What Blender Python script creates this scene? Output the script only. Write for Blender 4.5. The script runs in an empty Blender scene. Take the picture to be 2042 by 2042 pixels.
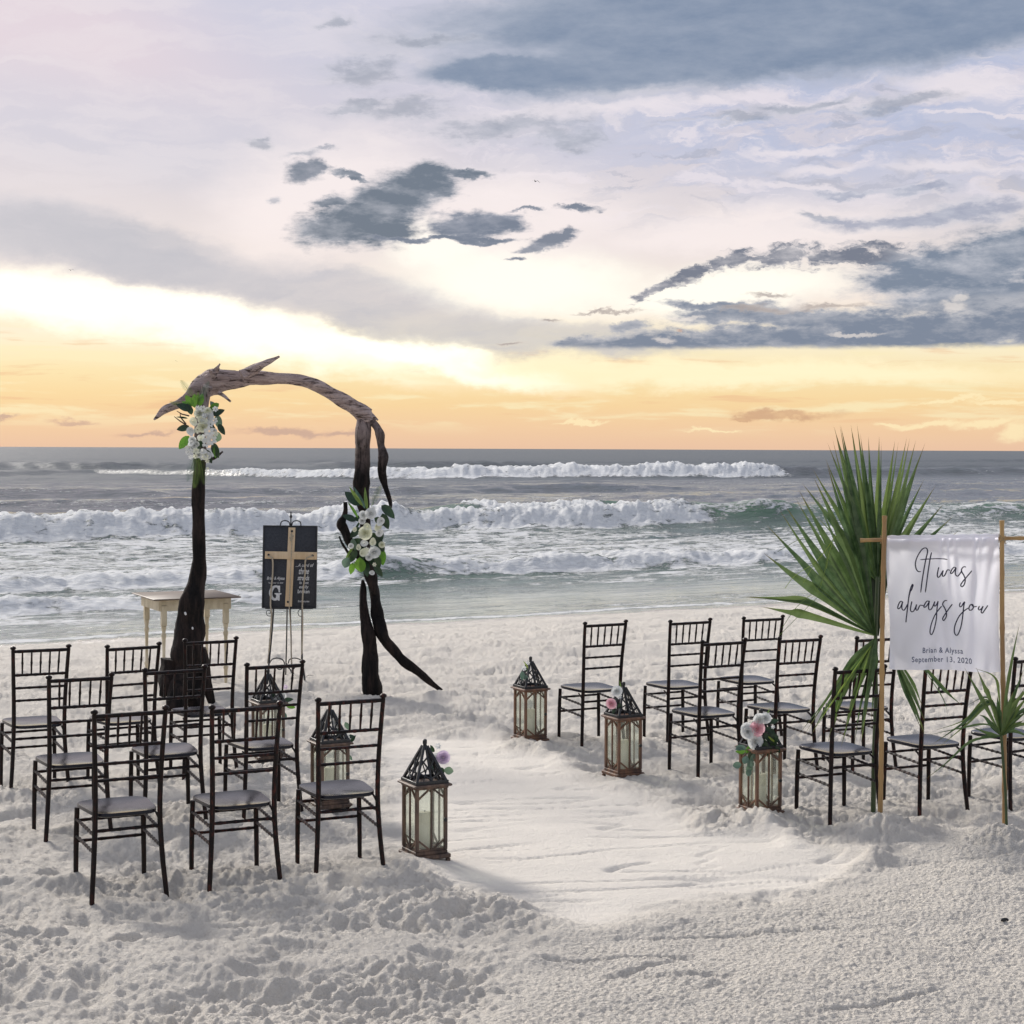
import bpy, math, random
import numpy as np
from mathutils import Vector, Matrix

# ------------------------------------------------------------------ camera
F = 3406.76; CH = 2.309; PITCH = 0.0370; ROLL = 0.0042; CX = CY = 1021.0
scene = bpy.context.scene
col = scene.collection
cp, sp, cr, sr = math.cos(PITCH), math.sin(PITCH), math.cos(ROLL), math.sin(ROLL)
FWD = Vector((0, cp, -sp)); UP0 = Vector((0, sp, cp)); X0 = Vector((1, 0, 0))
RIGHT = X0 * cr + UP0 * sr
UP = -X0 * sr + UP0 * cr
cam = bpy.data.cameras.new('camera'); cam_o = bpy.data.objects.new('camera', cam); col.objects.link(cam_o)
cam.sensor_width = 36; cam.sensor_fit = 'HORIZONTAL'; cam.lens = F / 2042 * 36
cam.clip_start = 0.1; cam.clip_end = 60000
M = Matrix((RIGHT, UP, -FWD)).transposed().to_4x4(); M.translation = Vector((0, 0, CH))
cam_o.matrix_world = M
scene.camera = cam_o

# ------------------------------------------------------------------ view
scene.render.engine = 'CYCLES'
scene.view_settings.view_transform = 'Standard'
scene.view_settings.look = 'None'
scene.view_settings.exposure = 0.0
scene.view_settings.gamma = 1.0
scene.view_settings.use_curve_mapping = False
scene.cycles.use_denoising = True
scene.cycles.max_bounces = 6
scene.cycles.transparent_max_bounces = 16

SUN_EL, SUN_AZ = math.radians(30), math.radians(-36)      # azimuth from +Y, negative = left

def lin(r, g, b, k=1.0):
    f = lambda c: (c / 255 / 12.92 if c / 255 <= .04045 else ((c / 255 + .055) / 1.055) ** 2.4)
    return (f(r) * k, f(g) * k, f(b) * k, 1)

# ------------------------------------------------------------------ node helper
class NT:
    def __init__(s, tree):
        s.t = tree; s.n = tree.nodes; s.l = tree.links
    def put(s, sock, v):
        if hasattr(v, 'links') or isinstance(v, bpy.types.NodeSocket): s.l.new(v, sock)
        elif v is not None: sock.default_value = v
    def math(s, op, a, b=None, c=None, clamp=False):
        n = s.n.new('ShaderNodeMath'); n.operation = op; n.use_clamp = clamp
        for i, v in enumerate((a, b, c)):
            if v is not None: s.put(n.inputs[i], v)
        return n.outputs[0]
    def vmath(s, op, a, b=None):
        n = s.n.new('ShaderNodeVectorMath'); n.operation = op
        s.put(n.inputs[0], a)
        if b is not None: s.put(n.inputs[3] if op == 'SCALE' else n.inputs[1], b)
        return n.outputs['Value'] if op in ('LENGTH', 'DOT_PRODUCT') else n.outputs[0]
    def mapping(s, v, loc=(0, 0, 0), rot=(0, 0, 0), scale=(1, 1, 1), typ='POINT'):
        n = s.n.new('ShaderNodeMapping'); n.vector_type = typ; s.put(n.inputs['Vector'], v)
        if typ != 'NORMAL' and typ != 'VECTOR': n.inputs['Location'].default_value = loc
        n.inputs['Rotation'].default_value = rot; n.inputs['Scale'].default_value = scale
        return n.outputs[0]
    def noise(s, v, scale=1, detail=4, rough=.5, dist=0, color=False, lac=2.0):
        n = s.n.new('ShaderNodeTexNoise')
        if v is not None: s.put(n.inputs['Vector'], v)
        n.inputs['Scale'].default_value = scale; n.inputs['Detail'].default_value = detail
        n.inputs['Roughness'].default_value = rough; n.inputs['Distortion'].default_value = dist
        n.inputs['Lacunarity'].default_value = lac
        return n.outputs['Color' if color else 'Fac']
    def smooth(s, v, a, b, lo=0.0, hi=1.0):
        n = s.n.new('ShaderNodeMapRange'); n.interpolation_type = 'SMOOTHSTEP'
        s.put(n.inputs['Value'], v); n.inputs['From Min'].default_value = a; n.inputs['From Max'].default_value = b
        n.inputs['To Min'].default_value = lo; n.inputs['To Max'].default_value = hi
        return n.outputs[0]
    def mix(s, f, a, b, blend='MIX'):
        n = s.n.new('ShaderNodeMix'); n.data_type = 'RGBA'; n.blend_type = blend
        n.clamp_factor = True
        s.put(n.inputs[0], f); s.put(n.inputs[6], a); s.put(n.inputs[7], b)
        return n.outputs[2]
    def ramp(s, v, stops, interp='LINEAR'):
        n = s.n.new('ShaderNodeValToRGB'); n.color_ramp.interpolation = interp; s.put(n.inputs[0], v)
        e = n.color_ramp.elements
        while len(e) < len(stops): e.new(.5)
        for el, (p, c) in zip(e, stops): el.position = p; el.color = c
        return n.outputs[0]
    def combine(s, x, y, z=0.0):
        n = s.n.new('ShaderNodeCombineXYZ'); s.put(n.inputs[0], x); s.put(n.inputs[1], y); s.put(n.inputs[2], z)
        return n.outputs[0]

# ------------------------------------------------------------------ world / sky
world = bpy.data.worlds.new('World'); scene.world = world; world.use_nodes = True
wt = world.node_tree
for n in list(wt.nodes): wt.nodes.remove(n)
w = NT(wt)
out = wt.nodes.new('ShaderNodeOutputWorld')
tc = wt.nodes.new('ShaderNodeTexCoord')
sepn = wt.nodes.new('ShaderNodeSeparateXYZ'); wt.links.new(tc.outputs['Generated'], sepn.inputs[0])
dx, dy, dz = sepn.outputs
AZ = w.math('ARCTAN2', dx, dy); EL = w.math('ARCSINE', dz)
U = w.math('MULTIPLY', AZ, 3.4); V = w.math('MULTIPLY', EL, 3.4)
P = w.combine(U, V, 0.0)
# cloud warps, stretched along the horizon
na = w.noise(w.mapping(P, scale=(1.0, 2.4, 1)), 2.2, 3, .55, color=True)
nb = w.noise(w.mapping(P, loc=(5, 3, 0), scale=(1.0, 1.9, 1)), 11.0, 5, .66, color=True)
warpA = w.vmath('SCALE', w.vmath('SUBTRACT', na, (.5, .5, .5)), .22)
warpB = w.vmath('MULTIPLY', w.vmath('SUBTRACT', nb, (.5, .5, .5)), (.085, .055, 0))
Q = w.vmath('ADD', w.vmath('ADD', P, w.vmath('MULTIPLY', warpA, (1, .45, 0))), warpB)
Q2 = w.vmath('ADD', P, warpB)
fine = w.noise(w.mapping(P, loc=(1, 9, 0), rot=(0, 0, -.18), scale=(1.0, 2.7, 1)), 16, 5, .66)
feath = w.noise(w.mapping(Q2, loc=(4, 7, 0), rot=(0, 0, -.75), scale=(1.0, 3.2, 1)), 22, 4, .62)
midn = w.noise(w.mapping(P, loc=(7, 2, 0), rot=(0, 0, -.1), scale=(1.0, 3.0, 1)), 4.5, 6, .58, dist=.4)
wisp = w.noise(w.mapping(Q2, loc=(3, 4, 0), rot=(0, 0, -.12), scale=(1.0, 5.0, 1)), 3.2, 6, .6, dist=.6)

def uv(px, py):
    a = math.atan((px - 1021) / 3400); e = math.atan((894 - py) / 3400 * math.cos(a))
    return a * 3.4, e * 3.4
def ell(v, px, py, rx, ry, rot=0):
    u0, v0 = uv(px, py)
    m = w.mapping(v, loc=(u0, v0, 0), rot=(0, 0, math.radians(rot)), scale=(rx / 1000, ry / 1000, 1), typ='TEXTURE')
    return w.vmath('LENGTH', m)
def group(v, items):
    r = None
    for it in items:
        e = ell(v, *it)
        r = e if r is None else w.math('SMOOTH_MIN', r, e, .25)
    return r

# base colour by height above the horizon
Vn = w.math('MULTIPLY', V, 1 / 5.4, clamp=True)
def vp(py): return max(0.0, uv(1021, py)[1] / 5.4)
base = w.ramp(Vn, [(0, lin(240, 200, 170)), (vp(850), lin(247, 209, 168)), (vp(800), lin(252, 219, 164)),
                   (vp(740), lin(254, 233, 184)), (vp(690), lin(255, 243, 212)), (vp(600), lin(250, 236, 226)),
                   (vp(470), lin(232, 222, 222)), (vp(300), lin(214, 209, 220)), (vp(100), lin(206, 205, 222)),
                   (.3, lin(218, 219, 232)), (.6, lin(224, 226, 236)), (1, lin(226, 228, 238))])
# away from the glow the low sky cools
azabs = w.math('ABSOLUTE', w.math('ADD', AZ, .12))
cool = w.smooth(azabs, .5, 2.2)
base = w.mix(cool, base, lin(186, 192, 208))
base0 = base
# right half is bluer higher up
blue = w.math('MULTIPLY', w.smooth(U, -.3, .6), w.smooth(V, .40, .62))
blue = w.math('MULTIPLY', blue, w.smooth(wisp, .40, .54))
base = w.mix(w.math('MULTIPLY', blue, .9), base, lin(168, 182, 216))
curl = w.noise(w.mapping(Q, loc=(8, 1, 0), rot=(0, 0, .06), scale=(1.0, 4.2, 1)), 5.0, 5, .6, dist=.9)
upr = w.math('MULTIPLY', w.smooth(U, -.45, .2), w.smooth(V, .36, .55))
base = w.mix(w.math('MULTIPLY', upr, w.smooth(curl, .52, .64, 0, .75)), base, lin(236, 228, 236))
base = w.mix(w.math('MULTIPLY', upr, w.smooth(curl, .46, .36, 0, .6)), base, lin(166, 172, 192))
# soft broad clouds over the upper left
pink = w.math('MULTIPLY', w.smooth(ell(P, 60, 60, 520, 190, -14), .2, 1.2, 1, 0), .8)
base = w.mix(pink, base, lin(230, 214, 222))
lav = w.math('MULTIPLY', w.smooth(ell(Q, 40, 460, 620, 70, -14), .3, 1.3, 1, 0), .55)
base = w.mix(lav, base, lin(196, 198, 212))
lav2 = w.math('MULTIPLY', w.smooth(ell(Q, 330, 270, 420, 100, -10), .3, 1.4, 1, 0), .4)
base = w.mix(lav2, base, lin(206, 208, 222))
broad = w.smooth(wisp, .42, .62)
base = w.mix(w.math('MULTIPLY', broad, w.smooth(V, .3, .6, 0, .38)), base, lin(236, 228, 232))
# cream and orange streaks low down
streak = w.noise(w.mapping(P, loc=(2, 2, 0), rot=(0, 0, -.05), scale=(1.0, 9.0, 1)), 3.0, 5, .6, dist=.3)
lowm = w.math('MULTIPLY', w.smooth(V, .02, .08), w.smooth(V, .16, .28, 1, 0))
base = w.mix(w.math('MULTIPLY', lowm, w.smooth(streak, .50, .62, 0, .75)), base, lin(255, 240, 196))
base = w.mix(w.math('MULTIPLY', lowm, w.smooth(streak, .44, .34, 0, .5)), base, lin(240, 190, 148))
# grey veil slanting down to the right
veil = w.smooth(group(Q, [(330, 520, 420, 72, -12), (760, 615, 430, 70, -13), (1080, 665, 330, 42, -6)]), .62, 1.12, 1, 0)
base = w.mix(w.math('MULTIPLY', veil, w.smooth(wisp, .25, .7, .95, .55)), base, lin(192, 192, 202))
# glowing gaps
gl = w.smooth(group(Q, [(60, 600, 300, 52, -9), (420, 655, 420, 48, -12), (800, 710, 330, 34, -10)]), .45, 1.35, 1, 0)
base = w.mix(w.math('MULTIPLY', gl, w.smooth(veil, 0, .8, 1, .25)), base, lin(255, 250, 232, 1.3))
gl2 = w.smooth(group(Q, [(1040, 560, 250, 62, -4), (860, 500, 130, 44, -10), (1420, 575, 260, 48, 6)]), .35, 1.5, 1, 0)
base = w.mix(gl2, base, lin(255, 250, 238, 1.12))
gl3 = w.smooth(group(Q, [(650, 390, 200, 120, 20), (1000, 430, 260, 90, 0), (1480, 455, 330, 45, 4)]), .4, 1.5, 1, 0)
base = w.mix(w.math('MULTIPLY', gl3, .7), base, lin(252, 240, 238, 1.05))
gl4 = w.smooth(group(Q, [(1500, 745, 520, 24, 0), (1120, 735, 220, 18, 0)]), .4, 1.4, 1, 0)
base = w.mix(w.math('MULTIPLY', gl4, .8), base, lin(255, 243, 205, 1.1))
# light curling streaks on the upper right
ls = w.smooth(group(Q2, [(1590, 302, 95, 7, 3), (1640, 340, 85, 9, 6), (1600, 378, 130, 6, -7), (1880, 335, 110, 10, -4),
                         (1180, 222, 240, 14, 4), (1900, 170, 130, 22, -5), (1230, 190, 120, 10, 3)]), .4, 1.6, 1, 0)
base = w.mix(w.math('MULTIPLY', ls, .8), base, lin(238, 230, 236))

def background(c):
    n = wt.nodes.new('ShaderNodeBackground'); w.put(n.inputs[0], c); n.inputs[1].default_value = 1.0; return n.outputs[0]
sky_shader = background(base)
def layer(mask, c):
    global sky_shader
    n = wt.nodes.new('ShaderNodeMixShader'); w.put(n.inputs[0], mask); wt.links.new(sky_shader, n.inputs[1]); wt.links.new(background(c), n.inputs[2]); sky_shader = n.outputs[0]
def cloud(v, items, dark, light, lo, hi, amp=.9, k=1.0, nz=None, inner=.45, floor=None, hc=1.0):
    """wispy cloud: eaten edge, darker heart, pale lit rim"""
    d = group(v, items)
    d2 = w.math('ADD', d, w.math('MULTIPLY', w.math('SUBTRACT', fine if nz is None else nz, .5), amp * 2))
    mid_ = (lo + hi) / 2; hw = (hi - lo) * .75
    m = w.smooth(d2, mid_ - hw, mid_ + hw, 1, 0)
    heart = w.math('ADD', w.smooth(d2, inner, 1.1, .22, 1.0), w.math('ADD', w.math('MULTIPLY', w.math('SUBTRACT', midn, .5), 3.2 * hc), w.math('MULTIPLY', w.math('SUBTRACT', fine, .5), 2.2 * hc)), clamp=True)
    if floor: m = w.math('MULTIPLY', m, w.smooth(w.math('ADD', V, w.math('MULTIPLY', w.math('SUBTRACT', fine, .5), .02)), uv(1021, floor)[1] - .004, uv(1021, floor)[1] + .009))
    c = w.mix(heart, lin(*dark), lin(*light))
    layer(w.math('MULTIPLY', m, k), c)

# big soft slate cloud across the top right
cloud(Q2, [(1030, 152, 200, 40, 1), (1290, 112, 310, 76, 10), (1600, 62, 420, 84, 11), (1960, 6, 420, 96, 12), (1700, -60, 900, 110, 8)],
      (126, 142, 168), (172, 180, 197), .80, 1.14, amp=.16, k=1.0, nz=midn, inner=.6, hc=.34)
cloud(Q, [(1660, 200, 60, 9, 3), (1570, 213, 80, 10, 2), (1790, 205, 110, 13, 5), (1480, 235, 70, 9, 5), (1650, 420, 40, 7, 0)],
      (150, 158, 176), (190, 194, 206), .5, 1.25, amp=.5, k=.75)
cloud(Q, [(1850, 420, 200, 18, 2), (1700, 425, 70, 8, 0), (1830, 370, 70, 8, 0), (1690, 375, 50, 7, 0)],
      (152, 160, 184), (196, 200, 214), .5, 1.25, amp=.5, k=.8)
cloud(Q, [(800, 225, 110, 20, 2), (1010, 255, 200, 20, 0), (735, 150, 85, 28, 0), (700, 215, 60, 10, 4), (850, 100, 90, 12, 0), (650, 55, 40, 10, 0), (1120, 280, 80, 18, -5), (720, 205, 60, 10, 0)],
      (158, 164, 180), (196, 198, 210), .35, 1.3, amp=.75, k=.8)
# dark ragged cluster in the middle
cloud(Q2, [(775, 408, 112, 56, 22), (680, 455, 96, 38, 12), (835, 370, 78, 38, 5), (735, 445, 96, 52, 0), (655, 410, 34, 14, 10), (905, 350, 84, 9, -3), (700, 352, 44, 7, -14)],
      (106, 118, 136), (166, 170, 182), .76, 1.18, amp=.60)
cloud(Q2, [(608, 348, 38, 20, 8), (632, 340, 22, 16, 0)], (122, 131, 148), (172, 174, 186), .7, 1.2, amp=.6)
cloud(Q2, [(600, 314, 32, 7, 0), (640, 305, 26, 4, 5), (515, 293, 26, 10, 0), (545, 400, 12, 8, 0), (520, 283, 20, 5, 10)],
      (160, 165, 180), (196, 198, 208), .45, 1.35, amp=.8, k=.75)
cloud(Q2, [(932, 452, 84, 30, 0), (1000, 445, 54, 18, -6), (960, 485, 70, 7, 0), (905, 478, 80, 7, 2), (800, 480, 70, 6, 0)],
      (116, 126, 146), (162, 166, 180), .75, 1.15, amp=.6)
cloud(Q2, [(1095, 484, 54, 14, 14), (1130, 472, 22, 10, 20), (1060, 500, 40, 7, 8), (1150, 416, 46, 6, 2), (1045, 422, 36, 4, 0), (1030, 522, 22, 4, 0)],
      (124, 132, 150), (170, 172, 184), .7, 1.2, amp=.6)
# feathered ridge rising to the right and the bank behind it
cloud(Q2, [(1310, 575, 62, 12, 26), (1370, 548, 54, 15, 22), (1450, 520, 62, 18, 14), (1560, 506, 80, 22, 8), (1680, 502, 90, 22, 4), (1760, 512, 70, 22, 0), (1280, 592, 30, 6, 20)],
      (118, 124, 142), (200, 197, 202), .66, 1.12, amp=1.5, nz=feath)
cloud(Q2, [(1900, 545, 190, 52, 3), (2020, 500, 150, 56, 8), (1960, 590, 220, 40, 0), (1800, 560, 90, 32, 0), (2200, 560, 200, 90, 0)],
      (124, 137, 158), (186, 189, 200), .72, 1.20, amp=.62)
# long flat bank above the orange band
cloud(Q2, [(1160, 688, 70, 14, 0), (1330, 686, 210, 17, 0), (1620, 672, 380, 28, 0), (1480, 625, 140, 22, 3), (1880, 660, 260, 46, 0), (1420, 610, 100, 10, -4), (1700, 640, 260, 22, -4), (1250, 650, 40, 12, 0), (2100, 640, 200, 60, 0), (2300, 640, 260, 60, 0)],
      (124, 136, 157), (182, 184, 193), .80, 1.16, amp=.62, floor=696)
cloud(Q2, [(1500, 615, 70, 6, 0), (1215, 620, 60, 3, 0), (1100, 640, 26, 3, 0), (1015, 680, 22, 4, 0), (1530, 588, 40, 4, 0), (1640, 610, 90, 5, 0)],
      (166, 156, 156), (196, 184, 178), .5, 1.3, amp=.6, k=.8)
wb = w.smooth(group(Q2, [(1590, 602, 30, 12, 10), (1900, 610, 24, 10, 0), (1905, 594, 20, 7, 0), (1320, 676, 20, 8, 0), (1700, 662, 50, 4, 0), (1360, 632, 40, 4, 0)]), .5, 1.3, 1, 0)
layer(w.math('MULTIPLY', wb, .55), lin(250, 240, 232))
# small low clouds near the horizon
cloud(Q2, [(1555, 823, 115, 12, 0), (1480, 828, 40, 6, 0)], (214, 172, 138), (236, 196, 152), .6, 1.2, amp=.5, k=.9)
cloud(Q2, [(150, 845, 44, 6, 0), (5, 836, 22, 5, 0), (300, 868, 60, 6, 6), (570, 862, 110, 8, 2), (680, 858, 60, 5, 0), (1350, 660, 10, 3, 0)],
      (200, 168, 154), (226, 186, 160), .5, 1.3, amp=.6, k=.8)
wl = w.smooth(group(Q2, [(1850, 845, 70, 8, 4), (1960, 842, 60, 9, 6), (2020, 860, 30, 18, 20), (1780, 842, 40, 5, 0), (1160, 842, 50, 4, 0), (1420, 858, 50, 3, 0), (1990, 795, 60, 6, 0), (1900, 790, 80, 4, 5)]), .5, 1.4, 1, 0)
layer(w.math('MULTIPLY', wl, .8), lin(255, 236, 190, 1.05))
# the same broken cloud carries on outside the frame
outm = w.math('MAXIMUM', w.smooth(azabs, .40, .56), w.smooth(V, .98, 1.25))
gen = w.smooth(w.noise(w.mapping(P, scale=(1.0, 2.6, 1)), 2.4, 4, .58, dist=.4), .48, .66)
outer = w.mix(w.math('MULTIPLY', gen, .5), base0, lin(150, 162, 186))
n_ = wt.nodes.new('ShaderNodeMixShader'); w.put(n_.inputs[0], outm); wt.links.new(sky_shader, n_.inputs[1]); wt.links.new(background(outer), n_.inputs[2]); sky_shader = n_.outputs[0]
# thin clear-sky share from the physical sky
sky = wt.nodes.new('ShaderNodeTexSky'); sky.sky_type = 'NISHITA'; sky.sun_disc = False
sky.sun_elevation = SUN_EL; sky.sun_rotation = SUN_AZ; sky.air_density = 1.4; sky.dust_density = 2.5
skyb = wt.nodes.new('ShaderNodeBackground'); wt.links.new(sky.outputs[0], skyb.inputs[0]); skyb.inputs[1].default_value = .08
mx_ = wt.nodes.new('ShaderNodeMixShader'); mx_.inputs[0].default_value = .06; wt.links.new(sky_shader, mx_.inputs[1]); wt.links.new(skyb.outputs[0], mx_.inputs[2]); sky_shader = mx_.outputs[0]
layer(w.smooth(dz, -.02, -.001, 1, 0), lin(150, 150, 150))
wt.links.new(sky_shader, out.inputs[0])
world.cycles.sampling_method = 'MANUAL'; world.cycles.sample_map_resolution = 256

# ------------------------------------------------------------------ sun (soft, through cloud)
sl = bpy.data.lights.new('sun', 'SUN'); sl.energy = 3.8; sl.angle = math.radians(11); sl.color = (1, .945, .87)
so = bpy.data.objects.new('sun', sl); col.objects.link(so)
sd = Vector((math.sin(SUN_AZ) * math.cos(SUN_EL), math.cos(SUN_AZ) * math.cos(SUN_EL), math.sin(SUN_EL)))
so.rotation_euler = sd.to_track_quat('Z', 'Y').to_euler()

# ------------------------------------------------------------------ places
def ray(px, py):
    u, v = (px - CX) / F, (py - CY) / F
    return FWD + RIGHT * u - UP * v
def at(px, py, z=0.0):
    """the spot on level z where the photograph shows (px, py)"""
    d = ray(px, py); t = (z - CH) / d.z
    return Vector((d.x * t, d.y * t, z))
def W(px, py, Y):
    """the spot at distance Y"""
    d = ray(px, py); t = Y / d.y
    return Vector((d.x * t, Y, CH + d.z * t))
PHI = math.radians(30); cphi, sphi = math.cos(PHI), math.sin(PHI)     # direction of the shore
YAW = 0.46

# ------------------------------------------------------------------ numeric noise
_rng = np.random.RandomState(7)
PERM = np.concatenate([_rng.permutation(256)] * 3)
GR = np.stack([np.cos(np.arange(256) / 256 * 2 * np.pi), np.sin(np.arange(256) / 256 * 2 * np.pi)], 1)
def gnoise(x, y, seed=0):
    xi = np.floor(x).astype(np.int64); yi = np.floor(y).astype(np.int64)
    xf = x - xi; yf = y - yi
    u = xf * xf * xf * (xf * (xf * 6 - 15) + 10); v = yf * yf * yf * (yf * (yf * 6 - 15) + 10)
    def g(ix, iy, fx, fy):
        h = PERM[(PERM[(ix + seed * 17) & 255] + iy + seed * 31) & 255]
        return GR[h, 0] * fx + GR[h, 1] * fy
    a = g(xi, yi, xf, yf); b = g(xi + 1, yi, xf - 1, yf); c = g(xi, yi + 1, xf, yf - 1); d = g(xi + 1, yi + 1, xf - 1, yf - 1)
    return (a + (b - a) * u + (c - a) * v + (a - b - c + d) * u * v) * 1.5
def fbm(x, y, oct=4, seed=0, gain=.5):
    r = 0; a = 1
    for i in range(oct):
        r = r + a * gnoise(x, y, seed + i * 3); x = x * 2.03 + 11.3; y = y * 2.03 + 5.7; a *= gain
    return r
def hsh(ix, iy, k):
    return PERM[(PERM[(ix + k * 13) & 255] + iy + k * 7) & 255] / 255.0
def sstep(a, b, x):
    t = np.clip((x - a) / (b - a), 0, 1); return t * t * (3 - 2 * t)
def polydist(x, y, pts, closed=True):
    d = np.full(x.shape, 1e9); inside = np.zeros(x.shape, bool); n = len(pts)
    for i in range(n if closed else n - 1):
        ax, ay = pts[i]; bx, by = pts[(i + 1) % n]
        ex, ey = bx - ax, by - ay
        t = np.clip(((x - ax) * ex + (y - ay) * ey) / (ex * ex + ey * ey), 0, 1)
        d = np.minimum(d, np.hypot(x - ax - t * ex, y - ay - t * ey))
        if closed:
            c = ((ay > y) != (by > y)) & (x < ex * (y - ay) / (ey if abs(ey) > 1e-9 else 1e-9) + ax)
            inside ^= c
    return np.where(inside, -d, d) if closed else d
def G2(px, py): p = at(px, py); return (p.x, p.y)
AISLE = [G2(*p) for p in ((756, 1466), (880, 1468), (985, 1458), (1020, 1494), (1130, 1515), (1225, 1572), (1330, 1602), (1420, 1652),
                          (1500, 1655), (1570, 1652), (1640, 1692), (1740, 1712), (1690, 1755), (1400, 1800), (1200, 1848), (1150, 1855),
                          (1060, 1825), (960, 1780), (850, 1742), (792, 1690), (765, 1600), (752, 1520))]
RIDGE_R = [G2(*p) for p in ((985, 1462), (1040, 1490), (1090, 1500), (1130, 1530), (1240, 1575), (1330, 1600), (1430, 1648), (1520, 1648), (1600, 1688), (1740, 1712))]
RIDGE_L = [G2(*p) for p in ((770, 1690), (830, 1732), (930, 1770), (1040, 1822), (1120, 1862))]
ROUGH = [G2(*p) for p in ((1080, 1850), (1190, 1852), (1400, 1805), (1690, 1760), (1900, 1640), (2300, 1650), (2300, 3200), (700, 3200), (900, 2042), (1040, 1900))]
BUMPS = [(G2(1757, 1668), .22, .13), (G2(2003, 1690), .26, .12), (G2(1523, 1648), .20, .03), (G2(1240, 1566), .16, .025), (G2(1050, 1490), .2, .03), (G2(885, 1395), .25, .05), (G2(742, 1395), .3, .04), (G2(840, 1735), .2, .02)]

def sand_fields(x, y):
    x = np.asarray(x, float); y = np.asarray(y, float)
    ww = -x * sphi + y * cphi
    da = polydist(x + .05 * gnoise(x * 3, y * 3, 5), y + .05 * gnoise(x * 3, y * 3, 6), AISLE)
    smooth = sstep(.10, -.24, da + .10 * gnoise(x * 1.7, y * 1.7, 17) + .04 * gnoise(x * 6, y * 6, 18))
    dr = polydist(x, y, ROUGH); rough = sstep(.15, -.35, dr)
    far = np.clip(1.2 - y / 45, .12, 1)
    far = np.where((y > 60) | (y < 2) | (np.abs(x) > 60), 0, far)
    # trampled lumps
    wx = x + .10 * gnoise(x * 2.1, y * 2.1, 11); wy = y + .10 * gnoise(x * 2.1, y * 2.1, 12)
    gate = .35 + .65 * sstep(-.35, .25, gnoise(x * .55 + 3, y * .7, 15))
    gate2 = .25 + .75 * sstep(-.25, .3, gnoise(x * .9, y * 1.1, 16))
    big = fbm(wx * .8, wy * 1.5, 3, 21, .55) * .060
    mid = (0.5 - np.abs(gnoise(wx * 2.6, wy * 3.7, 31))) * .046 * gate
    small = (0.45 - np.abs(gnoise(wx * 8.5, wy * 9.5, 41))) * .019
    tiny = gnoise(x * 21, y * 21, 51) * .0075 + gnoise(x * 43, y * 43, 52) * .0035
    lumps = big + 1.25 * (mid - .012) + 1.5 * (small - .004) * gate2 + 1.9 * tiny * (.4 + gate2) + gnoise(x * 25, y * 27, 76) * .0055 + gnoise(x * 54, y * 56, 77) * .0045
    # footprints: oval pits with pushed-up rims
    cell = .50; ix = np.floor(x / cell).astype(np.int64); iy = np.floor(y / cell).astype(np.int64)
    pit = np.zeros_like(x)
    for ox in (-1, 0, 1):
        for oy in (-1, 0, 1):
            jx, jy = ix + ox, iy + oy
            h1, h2, h3, h4 = hsh(jx, jy, 1), hsh(jx, jy, 2), hsh(jx, jy, 3), hsh(jx, jy, 4)
            cx_ = (jx + h1) * cell; cy_ = (jy + h2) * cell; a = h3 * math.pi
            ca, sa = np.cos(a), np.sin(a)
            u = (x - cx_) * ca + (y - cy_) * sa; v = -(x - cx_) * sa + (y - cy_) * ca
            r = np.sqrt((u / (.14 + .05 * h4)) ** 2 + (v / (.062 + .025 * h1)) ** 2)
            k = (h4 > .35) * (.5 + .7 * h2)
            pit += k * (-.036 * np.exp(-r ** 2.6) + .018 * np.exp(-((r - 1.35) / .35) ** 2))
    lumps = lumps + pit
    # foreground right: raked, only crumbly
    rk = gnoise(x * .35 + y * .1, y * 2.3 - x * .75, 61)
    crumb = gnoise(x * 30, y * 30, 71) * .0065 + gnoise(x * 60, y * 60, 72) * .007 + gnoise(x * 11, y * 13, 74) * .007 * gate2 + fbm(x * 1.0, y * 1.3, 3, 73) * .030 - np.exp(-(rk / .035) ** 2) * sstep(.0, .3, gnoise(x * .5, y * .9, 75)) * .024
    # aisle: swept smooth with thin rake lines
    line = gnoise(x * .7 + y * .15, (y - .22 * x) * 3.4, 81)
    swept = fbm(x * .9, y * .9, 2, 82) * .016 - np.exp(-(line / .05) ** 2) * .021 * sstep(-.3, .15, gnoise(x * .9, y * 1.4, 84)) - np.exp(-(gnoise(x * .9, (y - .3 * x) * 4.6, 88) / .04) ** 2) * .012 * sstep(.0, .3, gnoise(x * 1.1 + 5, y * 1.8, 89)) + gnoise(x * 14, y * 20, 83) * .0018 + gnoise(x * 2.2, y * 4.5, 85) * .006 + gnoise(x * 38, y * 38, 86) * .0012 * (1 + 1.5 * gnoise(x * 1.5, y * 1.5, 87)) - .010
    h = lumps * (1 - rough) + crumb * rough
    h = h * (1 - smooth) + swept * smooth
    h = h * far
    near = (y < 30) & (np.abs(x) < 20)
    def ridge(pts, wd, ht, hn):
        d = polydist(x + .03 * gnoise(x * 6, y * 6, 91), y + .03 * gnoise(x * 6, y * 6, 92), pts, False)
        return np.where(near, np.exp(-(d / wd) ** 2) * ht * (1 + .8 * gnoise(x * 2.5, y * 2.5, hn)), 0)
    h = h + ridge(RIDGE_R, .10, .040, 93) + ridge(RIDGE_L, .12, .022, 94)
    for (bx, by), r, ht in BUMPS:
        rr = np.hypot(x - bx, y - by)
        m = np.exp(-(rr / r) ** 2)
        h = h + m * (ht + (gnoise(x * 14, y * 14, 95) * .03 + gnoise(x * 30, y * 30, 96) * .02) * (ht > .06))
    # beach dips to the sea
    e = np.clip(ww - 16.5, 0, None)
    h = h * np.where(ww > 22, np.clip(1 - (ww - 22) / 4, .05, 1), 1)
    h = h + .015 * np.clip(ww - 12, 0, 4.5) * 0 - .085 * e ** 2 / (e + 3.0)
    h = np.maximum(h, -4)
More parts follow.
